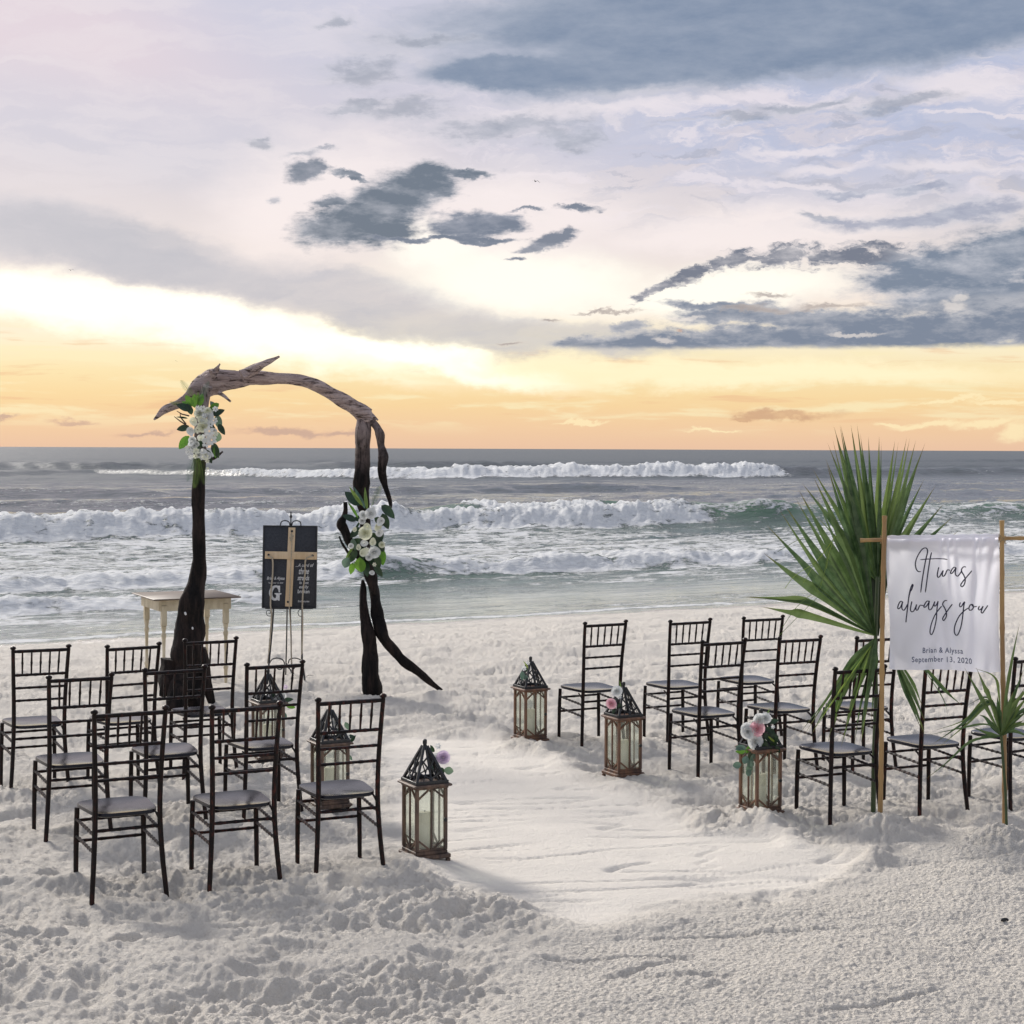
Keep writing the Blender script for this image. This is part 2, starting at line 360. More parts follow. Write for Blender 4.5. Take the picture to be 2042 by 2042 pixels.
    wet = sstep(22.7, 24.3, ww + .6 * gnoise(x * .35, y * .35, 97))
    return h, smooth, rough, wet
def gh(x, y): return float(sand_fields(np.array([x]), np.array([y]))[0][0])

# ------------------------------------------------------------------ mesh helpers
def tag(o, label=None, cat=None, group=None, kind=None):
    if label: o['label'] = label
    if cat: o['category'] = cat
    if group: o['group'] = group
    if kind: o['kind'] = kind
    return o
def empty(name, loc, rz=0.0):
    o = bpy.data.objects.new(name, None); col.objects.link(o); o.empty_display_size = .1
    o.location = loc; o.rotation_euler = (0, 0, rz); return o
class MB:
    def __init__(s): s.v = []; s.f = []
    def add(s, vs, fs):
        k = len(s.v); s.v.extend([tuple(p) for p in vs]); s.f.extend([tuple(i + k for i in f) for f in fs]); return s
    def box(s, c, d, rot=None, bev=0.0):
        x, y, z = [q / 2 for q in d]
        b = min(bev, x * .9, y * .9, z * .9)
        if b <= 0:
            vs = [Vector((i * x, j * y, k * z)) for i in (-1, 1) for j in (-1, 1) for k in (-1, 1)]
            fs = [(0, 1, 3, 2), (4, 6, 7, 5), (0, 4, 5, 1), (2, 3, 7, 6), (0, 2, 6, 4), (1, 5, 7, 3)]
        else:
            vs = []
            for zz, ins in ((-z, b), (-z + b, 0), (z - b, 0), (z, b)):
                X, Y = x - ins, y - ins
                vs += [Vector((-X + b, -Y, zz)), Vector((X - b, -Y, zz)), Vector((X, -Y + b, zz)), Vector((X, Y - b, zz)),
                       Vector((X - b, Y, zz)), Vector((-X + b, Y, zz)), Vector((-X, Y - b, zz)), Vector((-X, -Y + b, zz))]
            fs = [tuple(reversed(range(8))), tuple(range(24, 32))]
            for r in range(3):
                for i in range(8):
                    j = (i + 1) % 8; fs.append((r * 8 + i, r * 8 + j, r * 8 + 8 + j, r * 8 + 8 + i))
        if rot is not None: vs = [rot @ p for p in vs]
        c = Vector(c); return s.add([p + c for p in vs], fs)
    def tube(s, path, rad, seg=8, flat=1.0, rough=0.0, cap=True, rnd=None):
        path = [Vector(p) for p in path]; n = len(path)
        if not hasattr(rad, '__len__'): rad = [rad] * n
        t0 = (path[1] - path[0]).normalized()
        ref = Vector((0, 0, 1)) if abs(t0.z) < .9 else Vector((1, 0, 0))
        a = t0.cross(ref).normalized()
        vs = []; fs = []
        for i, p in enumerate(path):
            t = (path[min(i + 1, n - 1)] - path[max(i - 1, 0)]).normalized()
            a = (a - t * a.dot(t)).normalized(); b = t.cross(a)
            for k in range(seg):
                an = 2 * math.pi * k / seg
                q = 1.0
                if rough: q = 1 + rough * (math.sin(an * 3 + i * .35) * .5 + math.sin(an * 5 - i * .22) * .35 + (rnd.random() - .5) * .35)
                vs.append(p + (a * math.cos(an) * flat + b * math.sin(an)) * rad[i] * q)
        for i in range(n - 1):
            for k in range(seg):
                k2 = (k + 1) % seg
                fs.append((i * seg + k, i * seg + k2, (i + 1) * seg + k2, (i + 1) * seg + k))
        if cap: fs += [tuple(reversed(range(seg))), tuple(range((n - 1) * seg, n * seg))]
        return s.add(vs, fs)
    def build(s, name, mat, parent=None, smooth=True, label=None):
        me = bpy.data.meshes.new(name); me.from_pydata(s.v, [], s.f); me.update()
        if mat is not None: me.materials.append(mat)
        if smooth:
            me.polygons.foreach_set('use_smooth', [True] * len(me.polygons))
            try: me.set_sharp_from_angle(angle=math.radians(42))
            except Exception: pass
        o = bpy.data.objects.new(name, me); col.objects.link(o)
        if parent: o.parent = parent
        if label: o['label'] = label
        return o
KIDS = {}
def children(o): return [c for c in bpy.data.objects if c.parent == o]
def copy_tree(o, parent=None, kids=None):
    c = o.copy(); col.objects.link(c)
    if parent: c.parent = parent
    for ch in (kids if kids is not None else children(o)): copy_tree(ch, c)
    return c
def spline(pts, n):
    """catmull-rom through n-d points"""
    P_ = [np.array(p, float) for p in pts]; P_ = [2 * P_[0] - P_[1]] + P_ + [2 * P_[-1] - P_[-2]]
    out = []
    for i in range(1, len(P_) - 2):
        for k in range(n):
            t = k / n
            out.append(.5 * ((2 * P_[i]) + (-P_[i - 1] + P_[i + 1]) * t + (2 * P_[i - 1] - 5 * P_[i] + 4 * P_[i + 1] - P_[i + 2]) * t * t + (-P_[i - 1] + 3 * P_[i] - 3 * P_[i + 1] + P_[i + 2]) * t ** 3))
    out.append(P_[-2]); return out

# ------------------------------------------------------------------ materials
def mat(name):
    m = bpy.data.materials.new(name); m.use_nodes = True
    t = m.node_tree; nt = NT(t); b = t.nodes['Principled BSDF']
    return m, nt, b
def setp(b, **k):
    for a, v in k.items(): b.inputs[a.replace('_', ' ')].default_value = v
def bump(nt, b, h, strength=.5, dist=.01, prev=None):
    n = nt.n.new('ShaderNodeBump'); n.inputs['Strength'].default_value = strength; n.inputs['Distance'].default_value = dist
    nt.put(n.inputs['Height'], h)
    if prev is not None: nt.put(n.inputs['Normal'], prev)
    if b is not None: nt.l.new(n.outputs[0], b.inputs['Normal'])
    return n.outputs[0]
def ocoord(nt, kind='Object'):
    n = nt.n.new('ShaderNodeTexCoord'); return n.outputs[kind]
def attr(nt, name):
    n = nt.n.new('ShaderNodeAttribute'); n.attribute_name = name; return n.outputs['Fac']

def simple(name, c1, c2=None, rough=.5, scale=30, stretch=(1, 1, 1), bmp=0.0, spec=.5, metal=0.0, detail=4, lo=.35, hi=.65, coat=0.0, bdist=.003):
    m, nt, b = mat(name)
    co = nt.mapping(ocoord(nt), scale=stretch)
    nz = nt.noise(co, scale, detail, .6)
    if c2 is None: c2 = tuple(x * .7 for x in c1[:3])
    nt.l.new(nt.mix(nt.smooth(nz, lo, hi), (*c1[:3], 1), (*c2[:3], 1)), b.inputs['Base Color'])
    setp(b, Roughness=rough, Metallic=metal)
    b.inputs['Specular IOR Level'].default_value = spec
    b.inputs['Coat Weight'].default_value = coat
    if bmp: bump(nt, b, nz, bmp, bdist)
    return m

def sand_mat():
    m, nt, b = mat('beach_sand')
    co = ocoord(nt)
    sm, ro, we = attr(nt, 'swept'), attr(nt, 'crumbly'), attr(nt, 'wet')
    n1 = nt.noise(co, 1.3, 4, .6); n2 = nt.noise(co, 34, 5, .65); n3 = nt.noise(co, 160, 3, .7); n4 = nt.noise(co, 420, 2, .6)
    c = nt.mix(nt.smooth(n1, .3, .7), (.79, .735, .65, 1), (.735, .685, .61, 1))
    c = nt.mix(nt.smooth(n3, .35, .7, 0, .6), c, (.78, .72, .66, 1))
    c = nt.mix(nt.smooth(n2, .62, .74, 0, .35), c, (.46, .40, .33, 1))
    c = nt.mix(nt.smooth(n4, .66, .74, 0, .5), c, (.34, .30, .26, 1))
    c = nt.mix(nt.math('MULTIPLY', we, .75), c, (.30, .265, .235, 1))
    nt.l.new(c, b.inputs['Base Color'])
    nt.l.new(nt.smooth(we, 0, 1, .95, .22), b.inputs['Roughness'])
    b.inputs['Specular IOR Level'].default_value = .25
    amp = nt.math('SUBTRACT', 1.0, nt.math('MULTIPLY', sm, .60))
    vor = nt.n.new('ShaderNodeTexVoronoi'); vor.feature = 'F1'; nt.put(vor.inputs['Vector'], co); vor.inputs['Scale'].default_value = 46
    h = nt.math('ADD', nt.math('MULTIPLY', n2, .012), nt.math('MULTIPLY', nt.noise(co, 80, 4, .7), .010))
    h = nt.math('ADD', h, nt.math('MULTIPLY', nt.math('MULTIPLY', vor.outputs['Distance'], ro), .014))
    h = nt.math('ADD', h, nt.math('MULTIPLY', n3, .0035))
    h = nt.math('MULTIPLY', h, amp)
    h = nt.math('MULTIPLY', h, nt.math('SUBTRACT', 1.0, nt.math('MULTIPLY', we, .8)))
    bump(nt, b, h, 1.0, 1.6)
    return m
def water_mat():
    m, nt, b = mat('sea_water')
    geo = nt.n.new('ShaderNodeNewGeometry').outputs['Position']
    q = nt.mapping(geo, rot=(0, 0, -PHI))
    foam = attr(nt, 'foam'); shoal = attr(nt, 'shoal')
    big = nt.noise(nt.mapping(q, scale=(.28, 1.1, 1)), 1.0, 4, .6, dist=.4)
    mid = nt.noise(nt.mapping(q, scale=(1.0, 3.0, 1)), 1.6, 5, .62, dist=.3)
    fin = nt.noise(nt.mapping(q, scale=(1.0, 2.2, 1)), 7.0, 4, .65)
    lace = nt.noise(nt.mapping(q, scale=(1.0, 2.6, 1)), 1.1, 7, .68, dist=1.2)
    lace2 = nt.noise(nt.mapping(q, scale=(1.0, 2.0, 1)), 5.0, 5, .7, dist=.8)
    f = nt.math('ADD', foam, nt.math('MULTIPLY', nt.math('SUBTRACT', lace, .5), 1.7))
    f = nt.math('ADD', f, nt.math('MULTIPLY', nt.math('SUBTRACT', lace2, .5), .9))
    fm = nt.smooth(f, .42, .66)
    fm = nt.math('MULTIPLY', fm, nt.smooth(foam, .03, .16))
    wc = nt.mix(shoal, (.074, .084, .092, 1), (.100, .155, .122, 1))
    strk = nt.noise(nt.mapping(q, scale=(.22, 1.9, 1)), 2.2, 5, .62, dist=.5)
    wc = nt.mix(nt.math('MULTIPLY', attr(nt, 'calm'), nt.smooth(strk, .40, .58, .15, .95)), wc, (.40, .43, .38, 1))
    wc = nt.mix(nt.smooth(big, .4, .65, 0, .5), wc, (.060, .085, .085, 1))
    wc = nt.mix(attr(nt, 'lip'), wc, (.085, .24, .11, 1))
    fc = nt.mix(nt.smooth(lace2, .35, .65), (.80, .81, .82, 1), (.94, .94, .92, 1))
    nt.l.new(nt.mix(fm, wc, fc), b.inputs['Base Color'])
    nt.l.new(nt.math('MAXIMUM', nt.smooth(fm, 0, 1, .09, .9), nt.math('MAXIMUM', nt.smooth(attr(nt, 'offshore'), 0, 1, .09, .42), nt.math('MULTIPLY', attr(nt, 'lip'), .45))), b.inputs['Roughness'])
    b.inputs['IOR'].default_value = 1.33
    nt.l.new(nt.smooth(fm, 0, 1, .5, .15), b.inputs['Specular IOR Level'])
    h = nt.math('ADD', nt.math('MULTIPLY', mid, .065), nt.math('MULTIPLY', fin, .010))
    h = nt.math('ADD', h, nt.math('MULTIPLY', big, .17))
    h = nt.math('MULTIPLY', h, nt.smooth(attr(nt, 'calm'), 0, 1, 1.0, .17))
    h = nt.math('ADD', h, nt.math('MULTIPLY', nt.math('MULTIPLY', lace2, fm), .07))
    bn = bump(nt, b, h, 1.0, 1.0)
    tr = nt.n.new('ShaderNodeBsdfTranslucent'); nt.l.new(nt.mix(fm, (.16, .42, .24, 1), (.95, .96, .96, 1)), tr.inputs[0]); nt.l.new(bn, tr.inputs['Normal'])
    mx = nt.n.new('ShaderNodeMixShader'); nt.l.new(nt.math('MAXIMUM', nt.math('MULTIPLY', fm, .16), nt.math('MULTIPLY', attr(nt, 'lip'), .30)), mx.inputs[0])
    o = [n for n in nt.n if n.type == 'OUTPUT_MATERIAL'][0]
    nt.l.new(b.outputs[0], mx.inputs[1]); nt.l.new(tr.outputs[0], mx.inputs[2]); nt.l.new(mx.outputs[0], o.inputs[0])
    return m
def chair_mat(name, red):
    m, nt, b = mat(name)
    co = nt.mapping(ocoord(nt), scale=(1, 1, .35))
    nz = nt.noise(co, 60, 5, .7); n2 = nt.noise(co, 9, 3, .6)
    c = nt.mix(nt.smooth(nz, .48, .66, 0, red), (.0075, .0050, .0050, 1), (.075, .020, .014, 1))
    c = nt.mix(nt.smooth(n2, .55, .75, 0, .4), c, (.02, .012, .010, 1))
    nt.l.new(c, b.inputs['Base Color']); setp(b, Roughness=.38)
    b.inputs['Specular IOR Level'].default_value = .18
    return m
def seat_mat():
    m, nt, b = mat('lacquered_seat')
    co = ocoord(nt); nz = nt.noise(co, 35, 4, .6)
    nt.l.new(nt.mix(nz, (.010, .010, .014, 1), (.017, .016, .021, 1)), b.inputs['Base Color'])
    nt.l.new(nt.smooth(nt.noise(co, 6, 4, .6), .3, .7, .13, .20), b.inputs['Roughness'])
    b.inputs['Specular IOR Level'].default_value = .26
    bump(nt, b, nt.noise(co, 5, 2, .5), .10, .004)
    return m
def wood_arch(name, haloed):  # the flag gives the paler wood, a bright-sky halo painted as colour
    m, nt, b = mat(name)
    geo = nt.n.new('ShaderNodeNewGeometry').outputs['Position']
    st = (3, 3, 22) if haloed else (22, 22, 2.4)
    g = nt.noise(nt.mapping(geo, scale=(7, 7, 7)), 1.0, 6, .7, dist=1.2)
    g2 = nt.noise(nt.mapping(geo, scale=(14, 14, 2.2) if not haloed else (3.0, 9, 26)), 1.0, 5, .65)
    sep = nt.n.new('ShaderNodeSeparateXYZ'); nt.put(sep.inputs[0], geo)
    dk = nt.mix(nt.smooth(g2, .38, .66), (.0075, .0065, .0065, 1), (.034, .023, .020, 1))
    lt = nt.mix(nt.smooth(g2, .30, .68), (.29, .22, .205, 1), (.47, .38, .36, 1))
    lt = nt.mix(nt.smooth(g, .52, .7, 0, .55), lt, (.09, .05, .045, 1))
    crk = nt.noise(nt.mapping(geo, scale=(5, 5, 34) if haloed else (46, 46, 2.2)), 1.0, 6, .72, dist=1.6)
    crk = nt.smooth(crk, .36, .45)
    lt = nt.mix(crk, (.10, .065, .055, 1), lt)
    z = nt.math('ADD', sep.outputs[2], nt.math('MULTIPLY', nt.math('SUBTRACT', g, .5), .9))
    c = lt if haloed else nt.mix(nt.smooth(z, 2.0, 2.75, 0, .75), dk, lt)  # halo tone painted over the whole beam, and by height into the post tops
    nt.l.new(c, b.inputs['Base Color']); setp(b, Roughness=.85)
    b.inputs['Specular IOR Level'].default_value = .2
    bump(nt, b, nt.math('ADD', nt.math('ADD', g2, nt.math('MULTIPLY', g, .5)), nt.math('MULTIPLY', crk, .5)), .9, .035)
    return m
def leaf_mat(name, c1, c2, tip=None, vary=.8):
    m, nt, b = mat(name)
    co = ocoord(nt); nz = nt.noise(nt.mapping(co, scale=(1, 1, 1)), 14, 4, .6)
    ri = nt.n.new('ShaderNodeObjectInfo').outputs['Random']
    c = nt.mix(nt.smooth(nz, .3, .7), (*c1, 1), (*c2, 1))
    c = nt.mix(nt.math('MULTIPLY', nt.math('POWER', ri, 2.0), vary), c, (c2[0] * 1.9, c2[1] * 1.6, c2[2] * 1.1, 1))
    if tip is not None:
        c = nt.mix(nt.smooth(attr(nt, 'tip'), .80, 1.0, 0, .8), c, (*tip, 1))
    nt.l.new(c, b.inputs['Base Color']); setp(b, Roughness=.33)
    tr = nt.n.new('ShaderNodeBsdfTranslucent'); nt.l.new(c, tr.inputs[0])
    mx = nt.n.new('ShaderNodeMixShader'); mx.inputs[0].default_value = .35
    o = [n for n in nt.n if n.type == 'OUTPUT_MATERIAL'][0]
    nt.l.new(b.outputs[0], mx.inputs[1]); nt.l.new(tr.outputs[0], mx.inputs[2]); nt.l.new(mx.outputs[0], o.inputs[0])
    return m
def petal_mat(name, c1, c2):
    m = leaf_mat(name, c1, c2, vary=0.0); return m
def pane_mat():
    m, nt, b = mat('lantern_glass')
    tr = nt.n.new('ShaderNodeBsdfTransparent'); tr.inputs[0].default_value = (.97, .985, .96, 1)
    gl = nt.n.new('ShaderNodeBsdfGlossy'); gl.inputs['Roughness'].default_value = .08
    df = nt.n.new('ShaderNodeBsdfDiffuse'); df.inputs[0].default_value = (.85, .88, .76, 1)
    m1 = nt.n.new('ShaderNodeMixShader'); m1.inputs[0].default_value = .05; nt.l.new(tr.outputs[0], m1.inputs[1]); nt.l.new(gl.outputs[0], m1.inputs[2])
    m2 = nt.n.new('ShaderNodeMixShader'); m2.inputs[0].default_value = .06; nt.l.new(m1.outputs[0], m2.inputs[1]); nt.l.new(df.outputs[0], m2.inputs[2])
    o = [n for n in nt.n if n.type == 'OUTPUT_MATERIAL'][0]; nt.l.new(m2.outputs[0], o.inputs[0])
    return m
MAT = dict(
    sand=sand_mat(), water=water_mat(), chair=chair_mat('dark_mahogany', .45), chair_red=chair_mat('worn_red_mahogany', 1.0), seat=seat_mat(),
    post=wood_arch('dark_driftwood', False), beam=wood_arch('halo_pale_driftwood', True),
    copper=simple('weathered_copper_wood', (.21, .105, .058), (.085, .048, .034), .55, 26, (1, 1, .2), .4),
    brown=simple('weathered_brown_wood', (.17, .105, .07), (.055, .036, .028), .6, 26, (1, 1, .2), .4),
    black=simple('blackened_metal', (.010, .011, .013), (.024, .025, .028), .42, 40, bmp=.2),
    iron=simple('black_iron', (.012, .012, .013), (.03, .03, .032), .45, 50, bmp=.2),
    candle=simple('ivory_wax', (.80, .76, .62), (.72, .66, .50), .5, 12),
    glass=pane_mat(),
    cream=simple('cream_paint', (.66, .58, .42), (.50, .42, .27), .5, 14, (1, 1, .3), .2),
    tabletop=simple('brown_table_top', (.13, .09, .06), (.08, .055, .04), .55, 18, (.3, 1, 1), .2),
    board=simple('black_board', (.018, .020, .027), (.032, .036, .046), .55, 90, lo=.4, hi=.6),
    pine=simple('pale_pine', (.72, .55, .35), (.60, .43, .25), .55, 12, (1, 1, .12), .2),
    cross_edge=simple('dark_crack', (.16, .085, .04), None, .7),
    rope=simple('natural_rope', (.52, .45, .34), (.36, .30, .22), .9, 120, bmp=.6),
    white=simple('white_paint', (.72, .72, .72), (.60, .60, .60), .7, 80),
    bamboo=simple('golden_bamboo', (.42, .26, .10), (.28, .16, .065), .38, 9, (1, 1, .15), .15),
    twine=simple('jute_twine', (.34, .25, .14), None, .9),
    ink=simple('navy_ink', (.018, .016, .040), (.028, .026, .055), .8, 20),
    ink2=simple('slate_ink', (.075, .095, .165), (.10, .12, .19), .8, 20),
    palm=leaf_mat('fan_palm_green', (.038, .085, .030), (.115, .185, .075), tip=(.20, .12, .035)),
    palmd=leaf_mat('shaded_palm_green', (.010, .026, .009), (.022, .048, .014), tip=(.06, .05, .02)),  # darker copy of the palm green with shade painted in
    palm2=leaf_mat('pale_palm_green', (.10, .19, .05), (.20, .30, .07), tip=(.24, .20, .05)),
    stem=simple('green_stem', (.03, .055, .018), (.05, .075, .02), .5, 20),
    leafd=leaf_mat('dark_leaf', (.010, .030, .016), (.025, .055, .030)),
    leafg=leaf_mat('grey_green_leaf', (.055, .115, .095), (.12, .20, .165)),
    leafb=leaf_mat('bright_leaf', (.06, .19, .02), (.13, .29, .035), vary=.35),
    petalw=petal_mat('white_petal', (.74, .76, .78), (.80, .80, .74)),
    petalc=petal_mat('cream_petal', (.80, .80, .68), (.76, .78, .58)),
    petalp=petal_mat('pink_petal', (.80, .42, .46), (.84, .58, .64)),
    petall=petal_mat('lilac_petal', (.66, .52, .68), (.78, .66, .78)),
    twig=simple('brown_twig', (.07, .04, .025), None, .7),
    feather=simple('grey_feather', (.05, .05, .055), (.09, .09, .09), .8),
    pebble=simple('black_seaweed_scrap', (.012, .012, .014), None, .5),
)
def cloth_mat():
    m, nt, b = mat('white_banner_cloth')
    co = ocoord(nt); nz = nt.noise(co, 9, 4, .6); wv = nt.noise(nt.mapping(co, scale=(1, 1, 1)), 420, 2, .5)
    nt.l.new(nt.mix(nz, (.89, .893, .965, 1), (.93, .933, .985, 1)), b.inputs['Base Color']); setp(b, Roughness=.75)
    b.inputs['Sheen Weight'].default_value = .2
    bump(nt, b, nt.math('ADD', wv, nt.math('MULTIPLY', nt.noise(nt.mapping(co, scale=(1, 1, .5)), 16, 4, .6), 5.0)), .35, .002)
    tr = nt.n.new('ShaderNodeBsdfTranslucent'); tr.inputs[0].default_value = (.92, .92, .985, 1)
    mx = nt.n.new('ShaderNodeMixShader'); mx.inputs[0].default_value = .70
    o = [n for n in nt.n if n.type == 'OUTPUT_MATERIAL'][0]
    nt.l.new(b.outputs[0], mx.inputs[1]); nt.l.new(tr.outputs[0], mx.inputs[2]); nt.l.new(mx.outputs[0], o.inputs[0])
    return m
MAT['cloth'] = cloth_mat()

# ------------------------------------------------------------------ large sheets
def sheet(name, X, Y, Z, mat_, attrs, kind='structure'):
    nr, nc = X.shape
    me = bpy.data.meshes.new(name)
    co = np.stack([X, Y, Z], -1).reshape(-1, 3).astype(np.float32)
    idx = np.arange(nr * nc).reshape(nr, nc)
    q = np.stack([idx[:-1, :-1], idx[:-1, 1:], idx[1:, 1:], idx[1:, :-1]], -1).reshape(-1, 4)
    me.vertices.add(len(co)); me.vertices.foreach_set('co', co.ravel())
    me.loops.add(q.size); me.loops.foreach_set('vertex_index', q.ravel().astype(np.int32))
    me.polygons.add(len(q)); me.polygons.foreach_set('loop_start', np.arange(0, q.size, 4, dtype=np.int32))
    try: me.polygons.foreach_set('loop_total', np.full(len(q), 4, dtype=np.int32))
    except Exception: pass
    me.update(calc_edges=True)
    me.polygons.foreach_set('use_smooth', np.ones(len(q), bool))
    for k, v in attrs.items():
        a = me.attributes.new(k, 'FLOAT', 'POINT'); a.data.foreach_set('value', v.ravel().astype(np.float32))
    me.materials.append(mat_)
    o = bpy.data.objects.new(name, me); col.objects.link(o); o['kind'] = kind
    return o
def grow(start, step, fac, end):
    r = []; x = start; s = step
    while x < end: s *= fac; x += s; r.append(x)
    return r
# sand: rows get longer with distance
rows = [5.6]
while rows[-1] < 34: rows.append(rows[-1] + max(.011, min(rows[-1] ** 2 / 3910 * 1.0, .11)))
rows = rows + grow(rows[-1], .12, 1.25, 9000)
rows = [-v + 11.2 for v in reversed(grow(5.6, .06, 1.3, 600))] + rows
sg = list(np.linspace(-.40, .40, 900)); ext = grow(.40, .0012, 1.22, 60)
sg = [-v for v in reversed(ext)] + sg + ext
R, S = np.meshgrid(np.array(rows), np.array(sg), indexing='ij')
g = np.maximum(R, 5.6)
X = S * g; Y = R
H_, sm_, ro_, we_ = sand_fields(X.ravel(), Y.ravel())
sheet('sand', X, Y, H_.reshape(X.shape), MAT['sand'], dict(swept=sm_, crumbly=ro_, wet=we_))

# sea: frame with w out to sea, s along the shore
SEA = -.50
def s_of(wd, px): return wd * math.tan(PHI + math.atan((px - 1021) / 3400))
wr = [22.0]
while wr[-1] < 420: wr.append(wr[-1] + min(max(.05, wr[-1] ** 2 / 4100 * .42), .10 + wr[-1] * .0042))
wr = wr + grow(wr[-1], 2.0, 1.11, 32000)
sgm = list(np.linspace(.17, 1.16, 900))
sgm = [2 * .17 - v for v in reversed(grow(.17, .003, 1.25, 30))] + sgm + grow(1.16, .003, 1.25, 30)
WW, SS = np.meshgrid(np.array(wr), np.array(sgm), indexing='ij')
SS = SS * WW
foam = np.zeros_like(WW); lip = np.zeros_like(WW); eta = np.zeros_like(WW)
damp = sstep(24.5, 45, WW)
fade = np.clip(1 - (WW - 300) / 900, 0, 1)
deep = .08 + .92 * damp
# swell and chop
eta += .10 * damp * fade * np.sin((WW + 2.2 * gnoise(SS * .03, WW * .05, 3)) * 2 * np.pi / 9.5) * (.6 + .8 * gnoise(SS * .05, WW * .05, 4))
eta += fbm(SS * .22, WW * .75, 4, 7) * .066 * deep * fade
eta += fbm(SS * .9, WW * 2.4, 3, 9) * .030 * np.clip(1 - (WW - 40) / 120, .0, 1) * deep
eta += gnoise(SS * .02, WW * .012, 14) * .4 * sstep(150, 500, WW)
BRK = dict(foam=foam)
def breaker(w0, H, Lf, Lb, tab_h, tab_f, tab_w=None, mean=.8, lump=.16, seed=0, trail=1.0, fth=1.0):
    """tab_*: (photo x, value) pairs turned into distances along the shore"""
    global eta, foam, lip
    def T(tab):
        s = [s_of(w0, a) for a, _ in tab]; return np.interp(SS, s, [b for _, b in tab])
    wc = w0 + mean * gnoise(SS * .11, SS * 0 + seed, seed) + .25 * mean * gnoise(SS * .6, SS * 0 + seed + 3, seed + 1)
    if tab_w: wc = wc + T(tab_w)
    p = WW - wc
    Hs = H * T(tab_h) * (1 + .25 * gnoise(SS * .35, SS * 0 + 2, seed + 2))
    ft = T(tab_f)
    front = np.where(p < 0, np.exp(-(p / Lf) ** 2), np.exp(-(p / Lb) ** 2))
    fz = ft * np.where(p < 0, sstep(-Lf * 2.0, -Lf * 1.1, p), sstep(Lb * trail, Lb * trail * .25, p))
    lk_ = 1.0 if w0 < 100 else .45
    lum = (gnoise(SS * 2.2 * lk_, WW * 2.0 * lk_, seed + 5) * .6 + gnoise(SS * 5.0 * lk_, WW * 4.6 * lk_, seed + 6) * .45 + gnoise(SS * .8 * lk_, WW * .5 * lk_, seed + 7) * .8)
    eta = eta * (1 - front * ft * .6) + Hs * front + fz * lum * lump * np.sqrt(front)
    if w0 < 70: lip = np.maximum(lip, np.where(p < 0, np.exp(-(p / Lf) ** 2), np.exp(-(p / Lb * 2.2) ** 2)) * np.clip(1 - ft * 1.2, 0, 1) * np.clip(Hs * 1.1, 0, 1))
    foam = np.maximum(foam, fz * fth * (.86 + .30 * gnoise(SS * .8, WW * 1.1, seed + 8) + .2 * gnoise(SS * 2.4, WW * 2.4, seed + 9)))
# thin wash at the edge
breaker(33.6, .33, .55, 2.4, [(-400, .7), (650, .8), (760, 1.45), (860, 1), (1300, 1), (1600, .8), (2400, .6)],
        [(-400, 1), (560, 1), (690, 1), (715, 0), (830, 0), (850, .9), (1200, 1), (1700, 1), (2400, .8)], mean=.5, lump=.11, seed=21)
breaker(29.3, .18, .45, 1.5, [(-400, 1), (560, 1), (720, 0), (2400, 0)], [(-400, 1), (500, .9), (640, 0), (2400, 0)], mean=.4, lump=.10, seed=23)
breaker(50.5, .80, 1.1, 4.0, [(-400, 1), (1000, 1), (1380, 1.05), (1500, 1.25), (1640, .7), (1750, .75), (2400, .7)],
        [(-400, 1), (0, 1), (1370, 1), (1392, .05), (1420, 0), (2400, 0)], mean=.8, lump=.20, seed=31)
breaker(60, .62, 1.2, 4.0, [(-400, .2), (800, .3), (930, 1), (1240, .9), (1500, .5), (2400, .3)],
        [(-400, 0), (900, 0), (960, 1), (1180, 1), (1210, 0), (2400, 0)], mean=.9, lump=.20, seed=37)
breaker(97, .50, 2.2, 5, [(-400, 1), (700, .6), (1200, 1), (1400, .2), (2400, .6)], [(-400, 0), (2400, 0)], mean=2.2, seed=41)
breaker(80, .35, 2.0, 5, [(-400, .6), (500, 1), (900, .4), (1600, .8), (2400, .6)], [(-400, 0), (2400, 0)], mean=2.5, seed=43)
breaker(141, 1.10, 2.2, 8, [(-400, .45), (400, .35), (520, .45), (760, .9), (1200, 1.2), (1490, 1.25), (1520, .9), (2400, .8)],
        [(-400, 0), (540, 0), (600, .8), (700, 1), (1480, 1.1), (1500, 0), (2400, 0)], [(-400, 0), (450, 42), (600, 16), (760, 0), (1500, -4), (2400, 0)], mean=1.5, lump=.34, seed=47, trail=.8)
breaker(205, 1.05, 3.5, 12, [(-400, 1), (340, .9), (600, .3), (680, 1), (1000, 1), (1200, .5), (2400, .5)], [(-400, 0), (2400, 0)], mean=3, seed=53)
breaker(300, .7, 5, 16, [(-400, .6), (1500, .4), (2000, 1), (2400, 1)], [(-400, 0), (2400, 0)], mean=5, seed=59)
# drifting foam rafts between the breakers
raft = fbm(SS * .10, WW * .34, 4, 61) + .5 * gnoise(SS * .12, WW * 1.5, 66) * sstep(34, 29, WW) + .25 * gnoise(SS * .5, WW * 2, 67)
zone = (.34 * sstep(24, 26, WW) + .22 * sstep(30, 34, WW)) * sstep(70, 50, WW) + .18 * sstep(60, 75, WW) * sstep(150, 110, WW)
zone = zone + .20 * sstep(47, 40, WW) * sstep(34, 36, WW)
foam = np.maximum(foam, np.clip(zone + raft * .30, 0, .62) * (zone > .01))
edge = 24.9 + .5 * gnoise(SS * .25, SS * 0, 71)
foam = np.maximum(foam, .75 * np.exp(-((WW - edge) / .35) ** 2))
shoal = sstep(75, 36, WW)
Zs = SEA + eta * sstep(24.2, 26.5, WW) + .02 * sstep(26.5, 24, WW)
XX = SS * cphi - WW * sphi; YY = SS * sphi + WW * cphi
sheet('sea_water', XX, YY, Zs, MAT['water'], dict(foam=foam, shoal=shoal, lip=lip * .85, calm=sstep(33, 27, WW), offshore=sstep(34, 210, WW)))

